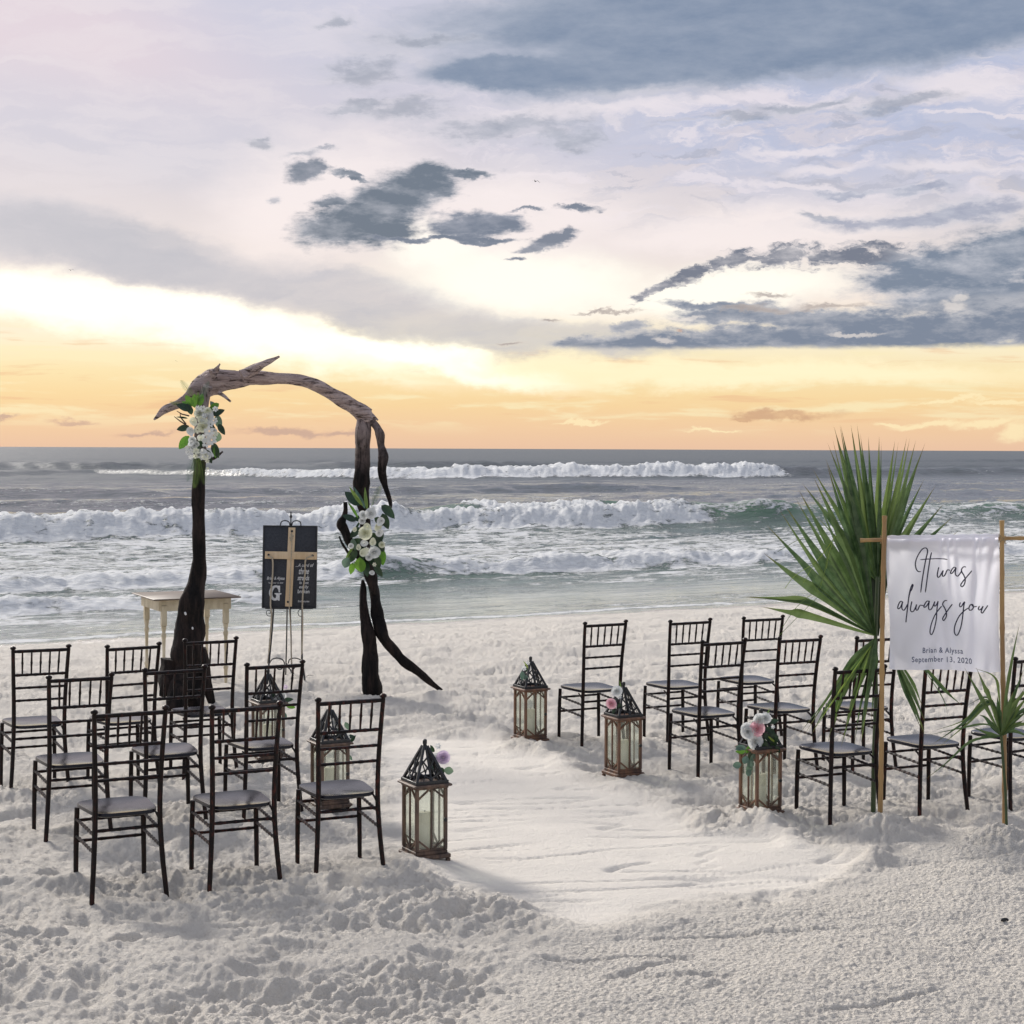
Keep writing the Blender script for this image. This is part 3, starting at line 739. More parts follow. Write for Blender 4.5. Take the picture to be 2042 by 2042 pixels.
# ------------------------------------------------------------------ chiavari chairs
LATHE = random.Random(3)
def rings(a, b, r, n, amp, m=4):
    """turned rod with n raised rings"""
    a, b = Vector(a), Vector(b); L = (b - a).length; N = n * 4
    pts = [a.lerp(b, i / N) for i in range(N + 1)]
    rad = [r * (1 + (amp if i % 4 == 2 and 0 < i < N else 0)) for i in range(N + 1)]
    return pts, rad
def make_chair(frame, seatm):
    root = empty('chiavari_chair', (0, 0, 0))
    df = .379
    # seat: rounded trapezoid, dished
    mb = MB(); ring = []
    n = 40
    for i in range(n):
        a = 2 * math.pi * i / n; c, s_ = math.cos(a), math.sin(a)
        ex = .42
        x = math.copysign(abs(c) ** ex, c); y = math.copysign(abs(s_) ** ex, s_)
        wy = .5 + y / 2
        hx = .163 + .033 * wy
        ring.append((x * hx, .205 + y * .198 + (.012 * (1 - x * x) if y > 0 else 0)))
    cx_ = 0, .205
    vs = []; fs = []
    prof = [(.0, .425), (.60, .426), (.90, .431), (.988, .433), (1.0, .430), (1.0, .417), (.97, .412), (.0, .412)]
    for pi, (k, z) in enumerate(prof[1:-1]):
        vs += [(x * k, .205 + (y - .205) * k, z) for x, y in ring]
    L = len(prof) - 2
    for r in range(L - 1):
        for i in range(n): j = (i + 1) % n; fs.append((r * n + i, (r + 1) * n + i, (r + 1) * n + j, r * n + j))
    vs.append((0, .205, .425)); vs.append((0, .205, .404))
    for i in range(n):
        j = (i + 1) % n; fs.append((i, j, L * n)); fs.append(((L - 1) * n + j, (L - 1) * n + i, L * n + 1))
    mb.add(vs, fs); mb.build('seat', seatm, root)
    def post(sx):
        pts = [(.196, -.012, -.09), (.193, .0, 0), (.181, .016, .15), (.172, .027, .30), (.168, .029, .43), (.170, .020, .60), (.177, .002, .78), (.184, -.022, .95)]
        sp_ = spline([(sx * a, b, c) for a, b, c in pts], 3)
        rad = [.0125 + .0018 * math.sin(math.pi * i / (len(sp_) - 1)) for i in range(len(sp_))]
        m = MB(); m.tube(sp_, rad, 8)
        o = m.build('back_post', frame, root)
        f = MB(); x, y = sx * .184, -.022
        f.tube([(x, y, .946), (x, y, .952), (x, y, .956), (x, y, .964), (x, y, .972), (x, y, .977)], [.009, .010, .017, .020, .016, .006], 10)
        f.build('finial', frame, o)
    def front(sx):
        m = MB(); m.tube([(sx * .183, df, -.09), (sx * .182, df, .12), (sx * .180, df, .25), (sx * .176, df - .004, .405)], [.0125, .0135, .0145, .0135], 8)
        m.build('leg', frame, root)
    for sx in (-1, 1): post(sx); front(sx)
    def xat(z): return np.interp(z, [0, .15, .30, .43, .60, .78, .95], [.193, .181, .172, .168, .170, .177, .184])
    def yat(z): return np.interp(z, [0, .15, .30, .43, .60, .78, .95], [.0, .016, .027, .029, .020, .002, -.022])
    def rail(name, z, r, y=None, nr=5, amp=.22, x=None):
        x_ = float(xat(z)) if x is None else x; y_ = float(yat(z)) if y is None else y
        p, q = rings((-x_, y_, z), (x_, y_, z), r, nr, amp); m = MB(); m.tube(p, q, 7); m.build(name, frame, root)
    rail('top_rail', .940, .0115, nr=4, amp=.1); rail('lower_rail', .778, .0095, nr=6)
    rail('back_rung', .690, .0085); rail('back_rung', .604, .0085)
    for k in range(5):
        t = (k + 1) / 6 * 2 - 1
        a = Vector((t * xat(.79) * 1.0, yat(.78), .785)); b = Vector((t * xat(.93), yat(.94), .935))
        m = MB(); m.tube([a, a.lerp(b, .18), a.lerp(b, .42), a.lerp(b, .5), a.lerp(b, .58), a.lerp(b, .82), b], [.0058, .0062, .0070, .0088, .0070, .0062, .0058], 6)
        m.build('spindle', frame, root)
    rail('stretcher', .345, .0085, y=.027, nr=4); rail('stretcher', .335, .0085, y=df, x=.180, nr=4); rail('stretcher', .225, .0085, y=df, x=.181, nr=4)
    for sx in (-1, 1):
        for z0, z1 in ((.345, .322), (.255, .235)):
            p, q = rings((sx * .180, df, z0), (sx * float(xat(z1)), float(yat(z1)), z1), .0075, 8, .45); m = MB(); m.tube(p, q, 6)
            m.build('stretcher', frame, root)
    # arched braces under the rear of the seat
    for sx in (-1, 1):
        m = MB(); m.tube([(sx * .170, .03, .36), (sx * .168, .06, .385), (sx * .166, .10, .403)], [.007, .007, .006], 6); m.build('brace', frame, root)
    return root
chairA = make_chair(MAT['chair'], MAT['seat']); chairB = make_chair(MAT['chair_red'], MAT['seat'])
kidsA, kidsB = children(chairA), children(chairB)
CH_LIST = [  # x, y, yaw, red?, label
    (-1.955, 8.690, .487, 0, 'black chiavari chair nearest the camera, at the outer left end of the front row'),
    (-1.392, 8.891, .457, 1, 'reddish worn chiavari chair in the middle of the closest row left of the aisle'),
    (-.869, 9.182, .415, 1, 'dark chiavari chair beside the big foreground lantern with the lilac rose'),
    (-2.560, 10.052, .479, 0, 'black chiavari chair in the middle left row, at its outer left end'),
    (-2.046, 10.346, .450, 0, 'black chiavari chair in the very centre of the left block of nine chairs'),
    (-1.490, 10.635, .502, 0, 'black chiavari chair in front of the easel, aisle end of middle left row'),
    (-3.171, 11.431, .484, 0, 'black chiavari chair cut by the left edge of the photo, nearest the sea'),
    (-2.589, 11.613, .575, 0, 'black chiavari chair in front of the cream table legs, nearest the sea'),
    (-2.111, 11.934, .461, 0, 'black chiavari chair in front of the left foot of the driftwood arch'),
    (.718, 13.220, .485, 0, 'black chiavari chair standing between the two farthest lanterns right of the aisle'),
    (1.404, 13.443, .454, 0, 'black chiavari chair in the middle of the right row closest to the sea'),
    (2.025, 13.760, .418, 0, 'black chiavari chair at the outer right end of the right row closest to the sea'),
    (1.485, 12.021, .494, 0, 'black chiavari chair at the aisle end of the middle right row'),
    (2.060, 12.269, .486, 1, 'reddish chiavari chair behind the rose covered lantern, left of the big palm leaf'),
    (2.654, 12.401, .433, 1, 'dark chiavari chair half hidden behind the big palm leaf in the middle right row'),
    (2.138, 10.502, .431, 0, 'black chiavari chair with drooping palm leaflets hanging over its seat beside the left bamboo pole'),
    (2.769, 10.848, .442, 1, 'dark chiavari chair standing behind the white banner between the bamboo poles'),
    (3.425, 11.161, .531, 0, 'black chiavari chair cut by the right edge of the photo behind the small palm'),
]
used = {0: False, 1: False}
for x, y, a, red, lab in CH_LIST:
    src, kk = (chairB, kidsB) if red else (chairA, kidsA)
    if not used[red]: o = src; used[red] = True
    else: o = copy_tree(src, None, kk)
    ca, sa = math.cos(a), math.sin(a)
    zs = [gh(x + mx * ca - my * sa, y + mx * sa + my * ca) for mx, my in ((-.19, 0), (.19, 0), (-.18, .379), (.18, .379))]
    o.location = (x, y, .35 * (sum(zs) / 4)); o.rotation_euler = (random.Random(lab).uniform(-.008, .008), random.Random(lab + 'b').uniform(-.008, .008), a)
    tag(o, lab, 'chair', 'rows of chiavari chairs on the sand')

# ------------------------------------------------------------------ lanterns
def make_lantern(side):
    root = empty('lantern', (0, 0, 0)); a = .088
    m = MB(); m.box((0, 0, .012), (.225, .225, .024), bev=.004); m.box((0, 0, .034), (.196, .196, .020), bev=.003); m.build('base', side, root)
    for sx in (-1, 1):
        for sy in (-1, 1):
            m = MB(); m.box((sx * a, sy * a, .2185), (.020, .020, .347), bev=.003); m.build('corner_post', side, root)
            m = MB(); m.box((sx * .099, sy * .099, -.012), (.024, .024, .022), bev=.004); m.build('foot', side, root)
    for k in range(4):
        R_ = Matrix.Rotation(k * math.pi / 2, 3, 'Z')
        def T(p): return R_ @ Vector(p)
        def bar(p, q, t=.010):
            m = MB()
            p, q = Vector(p), Vector(q); d = q - p; L = d.length; mid = (p + q) / 2
            rot = R_ @ Vector((1, 0, 0)).rotation_difference(d).to_matrix()
            m.box(R_ @ mid, (L, .009, t), rot=rot); m.build('corner_brace', side, root)
        bar((-.080, -.088, .338), (-.018, -.088, .388)); bar((.080, -.0885, .338), (.018, -.0885, .388))
        bar((-.080, -.088, .108), (-.004, -.088, .047)); bar((.080, -.0885, .108), (.004, -.0885, .047))
        m = MB(); m.box(T((0, -.0865, .0505)), (.152, .007, .011) if k % 2 == 0 else (.007, .152, .011)); m.build('lower_rail', side, root)
        m = MB(); m.box(T((0, -.0905, .2185)), (.0095, .0095, .345) if k % 2 == 0 else (.0095, .0095, .345)); m.build('mullion', side, root)
        m = MB(); m.box(T((0, -.083, .2185)), (.154, .002, .345) if k % 2 == 0 else (.002, .154, .345)); m.build('pane', MAT['glass'], root, smooth=False)
    m = MB(); m.box((0, 0, .399), (.200, .200, .012)); m.box((0, 0, .4125), (.236, .236, .014), bev=.004); m.build('cornice', side, root)
    roof = empty('roof', (0, 0, 0)); roof.parent = root
    zb, zt, rb, rt = .421, .622, .096, .010
    m = MB()
    for sx in (-1, 1):
        m.box((0, sx * rb, zb + .008), (rb * 2 + .012, .012, .020), bev=.002); m.box((sx * rb, 0, zb + .008), (.0119, rb * 2 - .014, .0198), bev=.002)
    m.build('roof_curb', MAT['black'], roof)
    for sx in (-1, 1):
        for sy in (-1, 1):
            m = MB(); m.tube([(sx * rb, sy * rb, zb), (sx * rt, sy * rt, zt)], .0098, 4); m.build('hip_bar', MAT['black'], roof, smooth=False)
    for k in range(4):
        R_ = Matrix.Rotation(k * math.pi / 2, 3, 'Z')
        def S(u, t):   # point on a roof face; u across -1..1, t up 0..1
            r = rb + (rt - rb) * t; return R_ @ Vector((u * r, -r, zb + (zt - zb) * t))
        m = MB()
        m.tube([S(0, 0), S(0, .97)], .0062, 5)
        m.tube([S(-.9, .30), S(.1, .10)], .0055, 5); m.tube([S(.9, .30), S(-.1, .10)], .0055, 5); m.tube([S(-.8, .62), S(0, .36)], .0055, 5); m.tube([S(.8, .62), S(0, .36)], .0055, 5)
        m.tube([S(-.55, .05), S(-.25, .42)], .0036, 5); m.tube([S(.55, .05), S(.25, .42)], .0036, 5)
        m.build('tracery', MAT['black'], roof)
    m = MB(); m.tube([(0, 0, .602), (0, 0, .618), (0, 0, .622), (0, 0, .632), (0, 0, .636), (0, 0, .655), (0, 0, .660)], [.015, .016, .011, .011, .013, .013, .008], 8)
    m.build('finial', MAT['black'], roof)
    m = MB(); m.tube([(.083, -.103, .215), (.083, -.097, .215)], .012, 10); m.tube([(.083, -.110, .215), (.083, -.103, .215)], .006, 8); m.build('latch', MAT['iron'], root)
    return root
candle_src = None
def candle(loc, lab):
    global candle_src
    if candle_src is None:
        m = MB(); m.tube([(0, 0, 0), (0, 0, .002), (0, 0, .195), (0, 0, .203), (0, 0, .199)], [.036, .038, .038, .034, .026], 20)
        o = m.build('candle', MAT['candle']); w_ = MB(); w_.tube([(0, 0, .198), (.002, 0, .214)], .0016, 5); w_.build('wick', MAT['iron'], o); candle_src = o; ch = o
    else: ch = copy_tree(candle_src)
    ch.location = loc
    tag(ch, lab, 'candle', 'pillar candles inside the lanterns')
lanA = make_lantern(MAT['brown']); lanB = make_lantern(MAT['copper']); lk = {0: children(lanA), 1: children(lanB)}
LAN = [  # x, y, copper, label, candle label
    (-.485, 9.56, 0, 'brown lantern in the foreground left of the aisle, a lilac rose on its black roof', 'ivory pillar candle inside the foreground lantern left of the aisle'),
    (-1.17, 10.98, 0, 'brown lantern half hidden behind the chair at the end of the closest left row', 'ivory pillar candle inside the lantern half hidden by a chair back'),
    (-1.81, 12.66, 0, 'brown lantern seen through chair backs below the easel', 'ivory pillar candle inside the lantern below the easel'),
    (.150, 13.32, 1, 'farthest copper coloured lantern on the right side of the aisle', 'ivory pillar candle inside the farthest right lantern'),
    (.795, 12.04, 1, 'middle copper coloured lantern on the right side of the aisle, pink bud at its roof', 'ivory pillar candle inside the middle right lantern'),
    (1.575, 10.72, 1, 'closest copper coloured lantern on the right, roof smothered in roses and eucalyptus', 'ivory pillar candle inside the rose covered lantern'),
]
LU = {0: False, 1: False}; LPOS = []
for x, y, c, lab, cl in LAN:
    src = (lanA, lanB)[c]
    o = src if not LU[c] else copy_tree(src, None, lk[c]); LU[c] = True
    z = gh(x, y) * .5 + .010
    o.location = (x, y, z); o.rotation_euler = (0, 0, YAW + .02)
    tag(o, lab, 'lantern', 'lanterns along the aisle'); LPOS.append(Vector((x, y, z)))
    candle((x, y, z + .045), cl)

# ------------------------------------------------------------------ flowers and leaves
RN = random.Random(11)
def patch(fn, nu, nv):
    vs = [fn(i / nu, j / nv) for i in range(nu + 1) for j in range(nv + 1)]
    fs = [(i * (nv + 1) + j, (i + 1) * (nv + 1) + j, (i + 1) * (nv + 1) + j + 1, i * (nv + 1) + j + 1) for i in range(nu) for j in range(nv)]
    return vs, fs
def rose_mesh(open_=1.0):
    m = MB()
    for ring_, (n, r0, hgt, out_) in enumerate(((3, .10, .92, .05), (3, .26, .90, .16), (4, .44, .84, .40), (5, .62, .66, .85), (5, .80, .38, 1.35))):
        for k in range(n):
            a0 = 2 * math.pi * (k + ring_ * .37) / n + RN.uniform(-.1, .1); half = math.pi / n * 1.35
            def fn(u, v, a0=a0, half=half, r0=r0, hgt=hgt, out_=out_):
                a = a0 + (u * 2 - 1) * half * (1 - .25 * v * v)
                e = 1 - .34 * abs(u * 2 - 1) ** 2.2 * v + .05 * math.sin(u * 9 + k * 2.1 + ring_)
                rr = r0 * (.35 + .75 * math.sin(min(1, v * 1.1) * math.pi / 2)) + out_ * .30 * open_ * v ** 3
                return (rr * math.cos(a), rr * math.sin(a), (-.25 + hgt * v * e) - .1 * out_ * v ** 6)
            m.add(*patch(fn, 4, 4))
    return m
def lily_mesh():
    m = MB()
    def fn(u, v):
        a = (u * 2 - 1) * math.pi * 1.02; fl = v ** 2.2
        r = .07 + .20 * v + .42 * fl; tipk = max(0, math.cos(a)) ** 3
        return (r * math.sin(a), -r * math.cos(a) * 1.0 - tipk * .35 * fl, v * 1.35 + tipk * .35 * fl - .3 * fl * (1 - math.cos(a)) * .3)
    m.add(*patch(fn, 12, 6)); return m
def bell_mesh():
    m = MB()
    for k in range(6):
        a0 = k * math.pi / 3
        def fn(u, v):
            a = a0 + (u * 2 - 1) * .55 * math.sin(max(.05, v) * math.pi * .92) ** .6
            r = .08 + .75 * v ** 1.5; return (r * math.cos(a), r * math.sin(a), .7 * math.sin(v * 1.9) + .06 * (2 * u - 1) ** 2)
        m.add(*patch(fn, 2, 4))
    return m
def leaf_mesh(wd=.5, fold=.18, curl=.25, pw=.8):
    m = MB()
    def fn(u, v):
        b = math.sin(math.pi * min(1, v ** pw)) ** .75 * wd / 2 if 0 < v < 1 else .004
        x = (u * 2 - 1) * b
        return (x, v, abs(u * 2 - 1) * b * fold * 2 - curl * v * v)
    m.add(*patch(fn, 4, 8)); return m
def frond_mesh(n=13, ang=44, wd=.013):
    m = MB(); m.tube([(0, 0, 0), (0, .5, -.03), (0, 1, -.14)], [.012, .009, .004], 5)
    for k in range(n):
        t = .12 + .86 * k / (n - 1); L = .26 * math.sin(math.pi * (t * .85 + .12)) + .05
        for s in (-1, 1):
            a = math.radians(ang - 20 * t); p = Vector((0, t, -.14 * t * t)); d = Vector((s * math.sin(a), math.cos(a), .05)); q = Vector((-d.y, d.x, 0)) * wd / 2 * 1.0
            m.add([p - q * .4, p + q * .4, p + d * L * .5 + q, p + d * L - Vector((0, 0, .03)), p + d * L * .5 - q], [(0, 1, 2, 3, 4)])
    return m
def mesh_of(mb, name, mt):
    o = mb.build(name, mt); me = o.data; bpy.data.objects.remove(o); return me
FM = {}
for key, mb_, mts in (('rose', rose_mesh(), ('petalw', 'petalc', 'petalp', 'petall')), ('lily', lily_mesh(), ('petalw', 'petalc')), ('bell', bell_mesh(), ('petalw', 'petalc', 'petall')),
                      ('leaf', leaf_mesh(), ('leafd', 'leafg', 'leafb')), ('round', leaf_mesh(.80, .16, .22, 1.0), ('leafd', 'leafg', 'leafb')),
                      ('blade', leaf_mesh(.16, .3, .3), ('leafd', 'leafg', 'leafb', 'palm2')), ('frond', frond_mesh(), ('leafg', 'leafd', 'palm2'))):
    for mt in mts: FM[key, mt] = mesh_of(mb_, key, MAT[mt])
FNAME = dict(rose='rose', lily='calla_lily', bell='lily_bloom', leaf='leaf', round='eucalyptus_leaf', blade='grass_blade', frond='fern_frond')
CAMP = Vector((0, 0, CH))
def put(kind, mt, parent, wp, size, up=None, roll=0.0, face=None):
    """place a bloom (opens along +Z) or leaf (grows along +Y) at world point wp"""
    o = bpy.data.objects.new(FNAME[kind], FM[kind, mt]); col.objects.link(o); o.parent = parent
    if kind in ('rose', 'lily', 'bell'):
        f = (face if face is not None else (CAMP - wp)).normalized()
        f = (f + Vector((RN.uniform(-.35, .35), RN.uniform(-.2, .2), RN.uniform(-.25, .35)))).normalized()
        q = f.to_track_quat('Z', 'Y') @ Matrix.Rotation(roll, 3, 'Z').to_quaternion()
    else:
        y = up.normalized(); n = (CAMP - wp).normalized() + Vector((RN.uniform(-.4, .4), 0, RN.uniform(-.2, .5)))
        z = (n - y * n.dot(y)).normalized(); x = y.cross(z)
        q = Matrix((x, y, z)).transposed().to_quaternion()
    o.matrix_parent_inverse = Matrix.Identity(4)
    loc = wp - parent.location
    o.rotation_mode = 'QUATERNION'; o.rotation_quaternion = q; o.location = loc; o.scale = (size,) * 3
    return o
def ang(d): return Vector((math.cos(math.radians(d)), 0, math.sin(math.radians(d))))

# ------------------------------------------------------------------ driftwood arch
YL, YR = 15.25, 15.85
def c1(x, y): return 250 + x * .36232, 680 + y * .36232
arch = empty('driftwood_arch', (at(560, 1395).x, 15.5, 0))
tag(arch, 'tall driftwood arch of dark gnarled trunks with a bent crosspiece on top, pale sky halo painted into its colour', 'arch')
def limb(name, pts, Y0, Y1, mt, seg=14, flat=.8, rough=.16, sub=5, seed=1, crop=True, yj=0.06):
    rnd = random.Random(seed)
    a = []
    for i, (x, y, r) in enumerate(pts):
        px, py = c1(x, y) if crop else (x, y); k = .36232 if crop else 1
        Y = Y0 + (Y1 - Y0) * i / max(1, len(pts) - 1)
        p = W(px, py, Y); a.append((p.x, p.y, p.z, r * k / F * Y))
    s_ = spline(a, sub)
    off = arch.location
    path = [(q[0] - off.x, q[1] - off.y + yj * .3 * math.sin(i * .5), q[2] - off.z) for i, q in enumerate(s_)]
    rad = [max(.004, q[3] * (1 + .05 * math.sin(i * .8 + seed) + rnd.uniform(-.02, .02))) for i, q in enumerate(s_)]
    m = MB(); m.tube(path, rad, seg, flat=flat, rough=rough, rnd=rnd); return m.build(name, mt, arch)
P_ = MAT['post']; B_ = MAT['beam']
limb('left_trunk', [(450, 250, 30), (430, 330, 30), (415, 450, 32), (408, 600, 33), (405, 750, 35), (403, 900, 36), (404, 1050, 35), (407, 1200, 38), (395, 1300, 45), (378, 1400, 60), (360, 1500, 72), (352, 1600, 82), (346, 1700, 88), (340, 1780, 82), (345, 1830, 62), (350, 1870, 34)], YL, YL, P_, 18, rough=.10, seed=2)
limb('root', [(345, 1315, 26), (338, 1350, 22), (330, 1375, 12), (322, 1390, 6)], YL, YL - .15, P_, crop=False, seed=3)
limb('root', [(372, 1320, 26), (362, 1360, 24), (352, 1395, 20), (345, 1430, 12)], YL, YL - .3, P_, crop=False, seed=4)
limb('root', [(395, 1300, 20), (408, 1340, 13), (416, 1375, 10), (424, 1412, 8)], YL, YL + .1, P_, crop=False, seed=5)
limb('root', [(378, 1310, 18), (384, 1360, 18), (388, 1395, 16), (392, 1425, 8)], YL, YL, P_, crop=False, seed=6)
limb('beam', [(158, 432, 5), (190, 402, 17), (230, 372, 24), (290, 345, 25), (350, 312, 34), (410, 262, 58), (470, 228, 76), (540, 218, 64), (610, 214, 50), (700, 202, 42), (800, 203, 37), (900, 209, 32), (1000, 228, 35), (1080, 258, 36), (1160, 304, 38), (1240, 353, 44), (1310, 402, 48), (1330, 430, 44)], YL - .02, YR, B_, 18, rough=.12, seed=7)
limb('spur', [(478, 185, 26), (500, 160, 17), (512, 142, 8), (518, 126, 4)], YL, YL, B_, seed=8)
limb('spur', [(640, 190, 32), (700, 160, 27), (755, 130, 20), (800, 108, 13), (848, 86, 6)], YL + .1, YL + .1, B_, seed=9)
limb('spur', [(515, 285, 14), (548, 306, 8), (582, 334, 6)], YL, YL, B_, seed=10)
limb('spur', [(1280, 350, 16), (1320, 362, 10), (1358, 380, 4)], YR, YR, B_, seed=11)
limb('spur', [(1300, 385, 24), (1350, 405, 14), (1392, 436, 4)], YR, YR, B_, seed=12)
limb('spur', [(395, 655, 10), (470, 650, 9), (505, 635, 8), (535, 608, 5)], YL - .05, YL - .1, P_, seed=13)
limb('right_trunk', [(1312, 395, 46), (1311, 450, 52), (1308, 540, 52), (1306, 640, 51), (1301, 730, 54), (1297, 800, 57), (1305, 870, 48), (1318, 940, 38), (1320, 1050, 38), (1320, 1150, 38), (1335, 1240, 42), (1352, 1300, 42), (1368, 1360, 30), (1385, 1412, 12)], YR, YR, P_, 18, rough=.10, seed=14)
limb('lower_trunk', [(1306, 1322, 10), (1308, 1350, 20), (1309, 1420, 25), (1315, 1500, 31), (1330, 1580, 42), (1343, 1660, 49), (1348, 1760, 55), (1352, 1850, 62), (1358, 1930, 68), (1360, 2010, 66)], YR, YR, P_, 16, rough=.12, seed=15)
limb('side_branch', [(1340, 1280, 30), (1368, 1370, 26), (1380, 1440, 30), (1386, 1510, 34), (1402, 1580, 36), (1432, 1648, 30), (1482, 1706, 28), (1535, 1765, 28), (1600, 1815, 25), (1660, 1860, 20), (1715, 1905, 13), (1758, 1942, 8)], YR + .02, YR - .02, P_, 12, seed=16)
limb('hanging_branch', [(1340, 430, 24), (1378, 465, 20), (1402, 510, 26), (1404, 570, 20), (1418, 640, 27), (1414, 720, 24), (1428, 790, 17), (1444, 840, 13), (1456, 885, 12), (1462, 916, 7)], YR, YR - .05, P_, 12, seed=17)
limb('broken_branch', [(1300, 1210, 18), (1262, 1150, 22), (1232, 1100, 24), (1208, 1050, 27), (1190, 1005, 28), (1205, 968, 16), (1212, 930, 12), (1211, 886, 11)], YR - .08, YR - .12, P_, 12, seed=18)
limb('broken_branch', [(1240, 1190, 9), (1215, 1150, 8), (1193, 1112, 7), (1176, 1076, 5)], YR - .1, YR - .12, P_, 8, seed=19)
limb('pale_knot', [(326, 1492, 3), (330, 1498, 6), (334, 1508, 4)], YL - .145, YL - .145, MAT['white'], 8, seed=20, yj=0)
limb('pale_knot', [(368, 1574, 3), (370, 1580, 5), (371, 1588, 3)], YL - .165, YL - .165, MAT['white'], 8, seed=21, yj=0)

# flowers on the arch
def fpos(cropf, x, y, Y): px, py = cropf(x, y); return W(px, py, Y)
cL = lambda x, y: (330 + x * .12417, 740 + y * .12417)
fl = empty('flower_arrangement', W(403, 850, YL - .12)); tag(fl, 'drooping white lily and rose arrangement high on the left trunk of the arch', 'flowers', 'flower arrangements on the arch')
Yf = YL - .17
for x, y, r, k, mt in ((600, 600, 60, 'bell', 'petalw'), (520, 600, 45, 'bell', 'petalw'), (800, 610, 50, 'bell', 'petalw'), (680, 640, 45, 'rose', 'petalc'), (545, 680, 60, 'rose', 'petalc'), (660, 740, 80, 'rose', 'petalw'),
                       (550, 820, 85, 'lily', 'petalc'), (430, 790, 75, 'lily', 'petalc'), (770, 790, 60, 'bell', 'petalw'), (430, 940, 80, 'lily', 'petalw'), (520, 940, 60, 'bell', 'petalc'), (600, 900, 60, 'rose', 'petalc'),
                       (710, 960, 90, 'bell', 'petalw'), (720, 860, 60, 'bell', 'petalw'), (640, 1060, 80, 'bell', 'petalw'), (740, 1110, 90, 'bell', 'petalw'), (640, 1160, 75, 'bell', 'petalw'), (570, 1090, 55, 'bell', 'petalc'),
                       (465, 1190, 40, 'rose', 'petalw'), (410, 1140, 55, 'lily', 'petalw'), (380, 1230, 60, 'bell', 'petalw'), (500, 1290, 60, 'bell', 'petalc'), (590, 1300, 60, 'lily', 'petalw'), (650, 1370, 60, 'bell', 'petalc'),
                       (490, 1370, 45, 'bell', 'petalc'), (660, 1450, 40, 'bell', 'petalc'), (370, 1300, 45, 'bell', 'petalw'), (800, 1010, 45, 'bell', 'petalc'), (680, 1560, 26, 'bell', 'petalc')):
    p = fpos(cL, x, y, Yf - RN.uniform(0, .05)); put(k, mt, fl, p, r * .12417 / F * Yf * 1.15, roll=RN.uniform(0, 6))
for i in range(26):
    x = RN.uniform(400, 800); y = RN.uniform(600, 1400)
    if x > 700 and y > 1200: continue
    put(RN.choice(('bell', 'rose', 'bell')), 'petalw', fl, fpos(cL, x, y, Yf - RN.uniform(-.02, .04)), RN.uniform(34, 58) * .12417 / F * Yf, roll=RN.uniform(0, 6))
for x, y, L, a, k, mt in ((470, 590, 230, 95, 'leaf', 'leafb'), (440, 560, 220, 125, 'leaf', 'leafb'), (540, 560, 210, 74, 'leaf', 'leafb'), (420, 600, 200, 140, 'leaf', 'leafb'), (500, 540, 180, 85, 'leaf', 'leafb'), (380, 1040, 280, 232, 'leaf', 'leafb'), (830, 640, 200, 125, 'leaf', 'leafg'), (860, 520, 220, 215, 'leaf', 'leafb'),
                          (400, 640, 260, 150, 'leaf', 'leafd'), (360, 760, 200, 170, 'blade', 'leafd'), (830, 700, 250, 280, 'leaf', 'leafg'), (850, 850, 200, 300, 'leaf', 'leafd'), (560, 640, 300, 100, 'frond', 'palm2'), (520, 520, 380, 62, 'frond', 'leafg'),
                          (470, 440, 360, 128, 'frond', 'palm2'), (320, 560, 260, 165, 'frond', 'palm2'), (500, 1300, 560, 268, 'frond', 'palm2'), (480, 1320, 460, 255, 'frond', 'leafg'), (540, 1330, 480, 282, 'frond', 'palm2'),
                          (770, 1150, 260, 285, 'leaf', 'leafd'), (800, 1200, 200, 275, 'leaf', 'leafb'), (600, 1000, 240, 260, 'leaf', 'leafd'), (480, 1060, 240, 250, 'leaf', 'leafd'), (650, 1260, 240, 290, 'leaf', 'leafd'),
                          (500, 1150, 240, 270, 'leaf', 'leafd'), (740, 700, 220, 20, 'leaf', 'leafd'), (380, 880, 220, 200, 'leaf', 'leafd'), (640, 820, 220, 320, 'leaf', 'leafd'), (860, 980, 180, 250, 'round', 'leafg'), (420, 700, 200, 110, 'leaf', 'leafd')):
    p = fpos(cL, x, y, Yf + RN.uniform(.0, .05)); put(k, mt, fl, p, L * .12417 / F * Yf, up=ang(a))
for pts in (((350, 880), (230, 800), (140, 730)), ((380, 720), (260, 690), (180, 640)), ((330, 850), (240, 740), (235, 680))):
    m = MB(); q = [fpos(cL, x, y, Yf) - fl.location for x, y in pts]; m.tube(q, [.007, .006, .003], 5); m.build('twig', MAT['twig'], fl)
cR = lambda x, y: (660 + x * .11391, 960 + y * .11391)
fr = empty('flower_arrangement', W(738, 1070, YR - .15)); tag(fr, 'calla lily and white rose arrangement low on the right trunk of the arch', 'flowers', 'flower arrangements on the arch')
Yf = YR - .22
